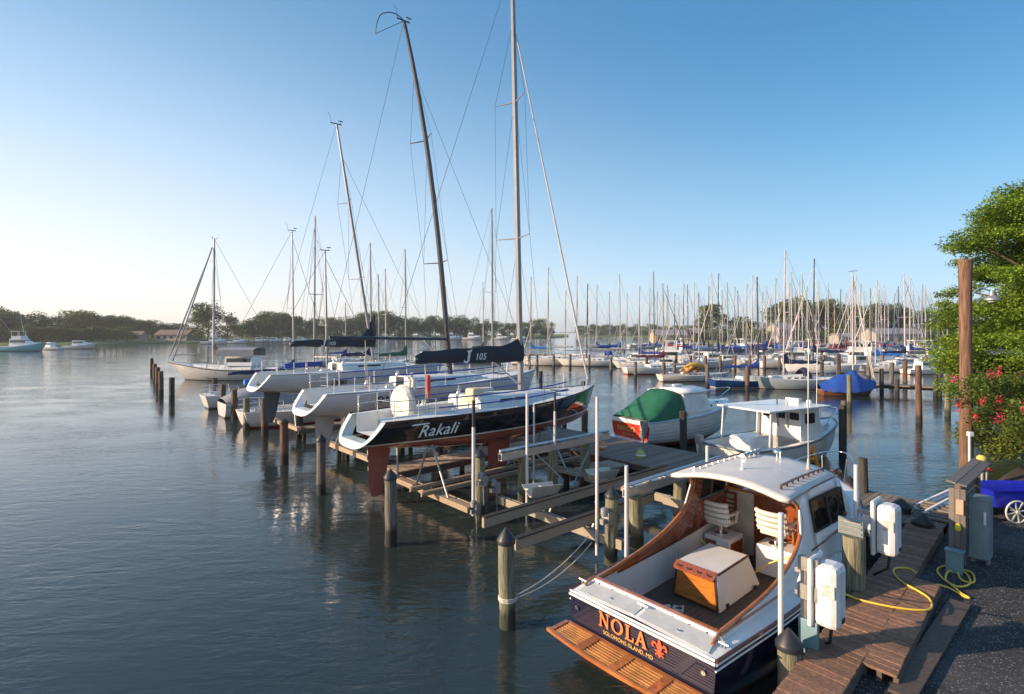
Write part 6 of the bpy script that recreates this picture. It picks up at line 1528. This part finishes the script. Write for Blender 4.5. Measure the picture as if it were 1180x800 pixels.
# blue tarpaulin boat with its mast
t = thing('covered_sailboat', 'brown wooden sailboat under a peaked blue tarpaulin, moored beyond the open fishing boat', 'sailboat', DX(944, 45.5), R(4))
rings, bf, sf = hull_shape(4.9, 2.0, [.5, .88, 1.0, .92, .66, .4, .05], (.55, .5, .7), .3, .5, .2, (.6, 1.0), 1.1, 16, 7)
mb = MB(); mb.loft(rings); mb.add(list(rings[0]), [list(range(len(rings[0])))]); mb.build('hull', H_wood, t, 50)
rows = []
ridge = [(0, .62), (.8, .95), (1.6, 1.35), (2.6, 1.55), (3.0, 1.9), (3.3, 1.55), (4.1, 1.0), (4.95, .85)]
for i in range(20):
    x = -.1+5.1*i/19; rz3 = catmull([a for a, b in ridge], [b for a, b in ridge], x); b_ = bf(min(4.8, max(0, x)))*1.08+.03; lo = sf(min(4.9, max(0, x)))-.16+.05*math.sin(i*1.9)
    rows.append([Vector((x, b_*(1-abs(j/5-1)**1.0*0)*(1-2*j/10)*(1.0), lo+(rz3+.35-lo)*(1-abs(1-j/5)**1.35)+.02*math.sin(j*2+i))) for j in range(11)])
mb = MB(); mb.loft(rows); mb.build('blue_tarpaulin', mat('blue_tarpaulin_cloth', (.02, .08, .38), .6, noise=.15, bump=.6, bscale=3), t, 60)
mb = MB(); mb.tube([(3.0, 0, .5), (2.95, 0, 10.5)], [.07, .05], 8); mast_ = mb.build('mast', mast_lt, t, 50)
mb = MB(); mb.tube([(2.95, 0, 10.3), (4.85, 0, .9)], .03, 5); mb.tube([(2.95, 0, 9.9), (5.0, 0, .9)], .06, 5); mb.build('furled_headsail', cv_white, t)
mb = MB(); mb.beam((2.6, 0, 10.5), (3.4, 0, 10.55), .03, .04); mb.build('masthead_fitting', black, mast_)
# heaped gear on the small sailboat stern
t = thing('heaped_gear', 'orange and yellow kayak and gear heaped on the stern of the small white sailboat', 'gear', DX(797, 57.5, 1.1), R(10))
mb = MB()
for i in range(7): mb.ball((rnd.uniform(-.9, .9), rnd.uniform(-.6, .6), rnd.uniform(.1, .5)), rnd.uniform(.25, .4), 8, (1.3, .8, .8))
mb.build('bags', mat('orange_tan_cloth', (.55, .26, .07), .8, island=.4), t, 60); mb = MB(); mb.tube([(-1.3, -.5, .5), (-.4, -.5, .75), (.8, -.4, .7), (1.4, -.3, .5)], [.03, .25, .25, .03], 8); mb.build('kayak', mat('yellow_kayak', (.7, .42, .05), .4), t, 60)
# powerboats and small craft filling the berths
def cruiser(px, Y, L, head, label, hm, cab=white, fly=False, out=False, group=None, z=0):
    t = thing('motor_boat', label, 'motor boat', DX(px, Y, z), R(head), group); B = L*.31
    rings, bf, sf = hull_shape(L, B, [.88, .97, 1.0, .93, .66, .38, .03], (L*.10, L*.11, L*.19), .35, L*.1, 0, (.4, 1.2), .85, 16, 6)
    mb = MB(); mb.loft(rings); mb.add(list(rings[0]), [list(range(len(rings[0])))]); mb.build('hull', hm, t, 35)
    deck_mesh(L, bf, sf, (.3, L*.3, B*.38, L*.03, .03), (L*.3, L*.85, B*.36, L*.06), 12).build('deck', white, t, 35)
    mb = MB(); z0 = sf(L*.4); mb.loft([[Vector((x, y*B*w_, z0+zz*L)) for y, zz in ((-1, .02), (-.9, .17), (.9, .17), (1, .02))] for x, w_ in ((L*.31, .36), (L*.55, .35))]+[[Vector((L*.72, y*B*.22, z0+zz*L)) for y, zz in ((-1, .04), (-.9, .06), (.9, .06), (1, .04))]], cap=True); mb.build('cabin', cab, t, 30)
    mb = MB(); mb.loft([[Vector((x, y*B*w_, z0+zz*L)) for y, zz in ((-1, .085), (-.97, .14), (.97, .14), (1, .085))] for x, w_ in ((L*.33, .368), (L*.56, .357), (L*.62, .3))], cap=True); mb.build('cabin_window', glass, t)
    if fly:
        mb = MB(); zz = z0+L*.17; mb.box((L*.44, 0, zz+L*.03), (L*.2, B*.6, L*.06)); mb.box((L*.42, 0, zz+L*.16), (L*.2, B*.62, .1))
        for s in (-1, 1):
            for x in (L*.34, L*.5): mb.tube([(x, s*B*.27, zz), (x, s*B*.27, zz+L*.16)], .05, 5)
        mb.build('flybridge', cab, t, 30)
    if out:
        mb = MB()
        for s in (-1, 1): mb.tube([(L*.45, s*B*.4, z0+L*.2), (L*.2, s*B*1.0, z0+L*.75)], .05, 5)
        mb.build('outrigger', mast_alu, t)
    return t
H_aqua = hullmat('aqua_hull', [(-3, (.1, .1, .12)), (.1, (.16, .42, .46))], .25, .4)
cruiser(-2, 147, 12.5, 4, 'large sport fishing boat with an aqua hull and raised outriggers at the far left edge', H_aqua, fly=True, out=True)
cruiser(58, 158, 8, 175, 'white cabin boat right of the large aqua sport fisher', H_white, label and 0 or white) if False else cruiser(70, 158, 8, 175, 'white cabin boat right of the large aqua sport fisher', H_white)
cruiser(74, 166, 9.5, 5, 'second white cabin boat right of the large aqua sport fisher, farther along', H_white2)
cruiser(232, 228, 11, 8, 'boxy white houseboat-like cruiser behind the mast of the grey ketch', H_white, fly=True)
cruiser(262, 240, 9, 5, 'small white cruiser moored right of the boxy one across the creek', H_white)
for i, (px, Y, L) in enumerate([(288, 262, 9), (306, 268, 9), (322, 275, 9), (338, 282, 9), (415, 315, 11), (433, 320, 12), (478, 330, 10), (508, 335, 14), (532, 345, 14), (566, 345, 12), (590, 350, 10)]):
    cruiser(px, Y, L, rnd.uniform(-15, 15), ['white cruiser moored along the wooded shore across the creek'][0], H_white, fly=(L > 11), group='cruisers along the shore across the creek')
t = thing('floating_dock', 'long low dock with moored craft along the wooded shore across the creek', 'dock', DX(330, 255), R(22)); mb = MB(); mb.box((0, 0, .5), (62, 2, .4)); mb.build('deck', dockwood, t)
for i in range(16): mb = MB(); mb.tube([(-30+4*i, 1.2, -1), (-30+4*i, 1.2, 2.4)], .18, 6); mb.build('support_post', pile_grey, t)
t = thing('moored_raft', 'low cream open work boat moored in the creek above the black sail cover', 'boat', DX(522, 92), R(12))
rings, bf, sf = hull_shape(9, 3.2, [.85, .97, 1.0, .93, .7, .45, .05], (.7, .7, 1.0), .3, .6, 0, (.4, 1), .9, 14, 6)
mb = MB(); mb.loft(rings); mb.add(list(rings[0]), [list(range(len(rings[0])))]); mb.build('hull', H_white2, t, 40); deck_mesh(9, bf, sf, (.3, 6, 1.1, .3, .1), None, 10).build('deck', cream, t)
mb = MB(); 
for i in range(8): mb.ball((1+.8*i, rnd.uniform(-.8, .8), .95), .4, 7, (1.2, 1, .7))
mb.build('bundles', cv_white, t, 60)
for px, Y, L, hd, lb, hm_ in [(790, 76, 6, 175, 'small white runabout behind the heaped-gear sailboat', H_white), (1068, 74, 6.5, 175, 'small white motor boat at the base of the big green tree', H_white), (1040, 70, 6.5, 8, 'small white cuddy boat right of the bright blue covered sailboat', H_redd) if False else (1043, 68, 6, 8, 'small white cuddy boat in front of the long white shed', H_white2), (846, 92, 7, 172, 'white cabin cruiser behind the dark blue hull', H_white), (966, 78, 7, 8, 'white cruiser behind the blue tarpaulin', H_white), (777, 61, 2.6, 90, 'tiny white dinghy between two pilings behind the green canvas boat', H_white2)]:
    cruiser(px, Y, L, hd, lb, hm_)
for i in range(30):
    px = 748+i*11.6+rnd.uniform(-4, 4); Y = rnd.choice([83, 90, 100, 106, 114])+rnd.uniform(-2, 2); side = where(px, [(790, 'near the maroon-covered boat'), (890, 'right of the pine'), (945, 'above the grey hull'), (1000, 'above the blue tarpaulin'), (9999, 'before the long shed')])
    lab = '%s cabin boat in the %s rows, %s' % (['small white', 'cream', 'white flybridge'][i % 3], 'nearer' if Y < 95 else 'farther', side)
    cruiser(px, Y, [6.5, 7.5, 9][i % 3], [5, 174][i % 2]+rnd.uniform(-4, 4), lab, [H_white, H_white2, H_red][i % 3], fly=(i % 3 == 2), group='cabin boats among the crowded berths')
# awning-like blue covers and red covers seen among the hulls
for px, Y, m_, lb, s_ in [(855, 112, cv_bright, 'bright blue boat cover in the crowd right of the tall pine', 1.0), (852, 128, cv_navy, 'wide navy covered berth behind the bright blue cover', 1.8), (950, 118, cv_red, 'long red covers in the crowd at the foot of the wooden mast', 1.7), (1033, 126, cv_bright, 'low bright blue cover in front of the long white shed', 1.6), (890, 122, cv_navy, 'dark blue boat awning behind the grey mast cluster', 1.5), (837, 96, cv_navy, 'wide navy awning over the middle berths', 2.0)]:
    t = thing('boat_cover', lb, 'boat cover', DX(px, Y, .9), R(3)); mb = MB()
    mb.loft([[Vector((x*s_, 1.3*math.cos(math.pi*j/8), .4+1.1*math.sin(math.pi*j/8)*(1-(x/3.6)**4))) for j in range(9)] for x in [-3.5+i for i in range(8)]]); mb.build('canvas', m_, t, 60)
    mb = MB(); mb.loft([[Vector((x*s_, y, z)) for y, z in ((-1.25, .5), (-1, -1.0), (1, -1.0), (1.25, .5))] for x in (-3.4, 0, 3.0)], cap=True); mb.build('hull', white, t)
# docks and pilings of the background marina
def bgdock(a, b, w_, label):
    t = thing('dock', label, 'dock'); mb = MB(); mb.beam(a+Vector((0, 0, .75)), b+Vector((0, 0, .75)), w_, .12); mb.build('deck', dockwood, t)
    mb = MB(); mb.beam(a+Vector((0, 0, .55)), b+Vector((0, 0, .55)), .2, .25); mb.build('stringers', darkbeam, t)
bgdock(DX(1003, 47.5), DX(1125, 43.5), 1.3, 'low dock running right from the blue tarpaulin boat')
bgdock(DX(740, 88), DX(1100, 78), 2, 'long dock behind the nearer rows of sailboats')
bgdock(DX(600, 108), DX(1100, 100), 2, 'long dock behind the middle rows of sailboats')
bgdock(DX(700, 140), DX(1100, 128), 2, 'long dock at the back of the marina')
PN = [(1059, 421, 2.2, 31.9, pile_brown, 'tall brown piling in front of the right-hand dock'), (1092, 434, 2.1, 34.2, pile_green, 'pale greenish piling right of the tall brown one'), (1083, 430, 2, 45, pile_dark, 'dark piling at the right-hand dock, behind the pale greenish one'), (1078, 432, 1.9, 44, pile_dark, 'second dark piling beside it at the right-hand dock'),
 (979, 432, 2.35, 38.0, pile_green, 'olive green piling in front of the blue tarpaulin boat'), (972, 462, 1.4, 31, pile_grey, 'short grey piling below the olive green one'), (1016, 425, 2, 46, pile_dark, 'dark piling at the left end of the right-hand dock'), (1027, 418, 2.2, 52, pile_grey, 'pale piling behind the right-hand dock'), (1043, 416, 2.2, 52, pile_brown, 'brown piling behind the right-hand dock'), (1034, 437, 1.2, 45, pile_dark, 'short stump at the right-hand dock'),
 (861, 422, 2.1, 50, pile_brown, 'brown piling before the dark blue hull'), (732, 417, 2, 62, pile_grey, 'dark piling before the maroon covered sailboat'), (765, 418, 2, 58, pile_brown, 'brown piling right of the maroon covered sailboat'), (777, 416, 1.8, 60, pile_grey, 'grey piling beside the tiny dinghy'), (815, 420, 2.2, 53, pile_grey, 'pale piling before the small sailboat with heaped gear'),
 (704, 412, 2.1, 70, pile_grey, 'grey piling right of the long dark-masted sailboat'), (1001, 410, 2.2, 60, pile_grey, 'pale piling right of the blue tarpaulin boat'), (967, 408, 2.2, 62, pile_brown, 'light brown piling behind the blue tarpaulin boat'), (947, 415, 2.2, 60, pile_dark, 'dark piling left of the blue tarpaulin boat')]
for px, top, zt, Y, m_, lb in PN: pile(DX(px, Y), CH-(top-382)*Y/620, .16 if Y < 50 else .19, m_, lb, n=10)
src = None
def pile_row(xs, Y, label, group, m_=pile_grey, h=2.0, r=.2):
    src = None
    for px in xs:
        if src is None: src = pile(DX(px, Y), h, r, m_, label, None, group, 8)
        else: copy_tree(src).location = (*DX(px, Y)[:2], 0)
for o_ in (): pass
pile_row([610, 619, 638, 657, 679], 80, 'grey piling in front of the first row of hulls right of the black sloop', 'pilings before the first row of hulls')
pile_row([x for x in range(745, 1100, 17)], 76, 'grey piling among the nearer rows of sailboats', 'pilings among the nearer rows', pile_brown)
pile_row([x for x in range(700, 1100, 19)], 97, 'grey piling among the middle rows of sailboats', 'pilings among the middle rows', pile_grey)
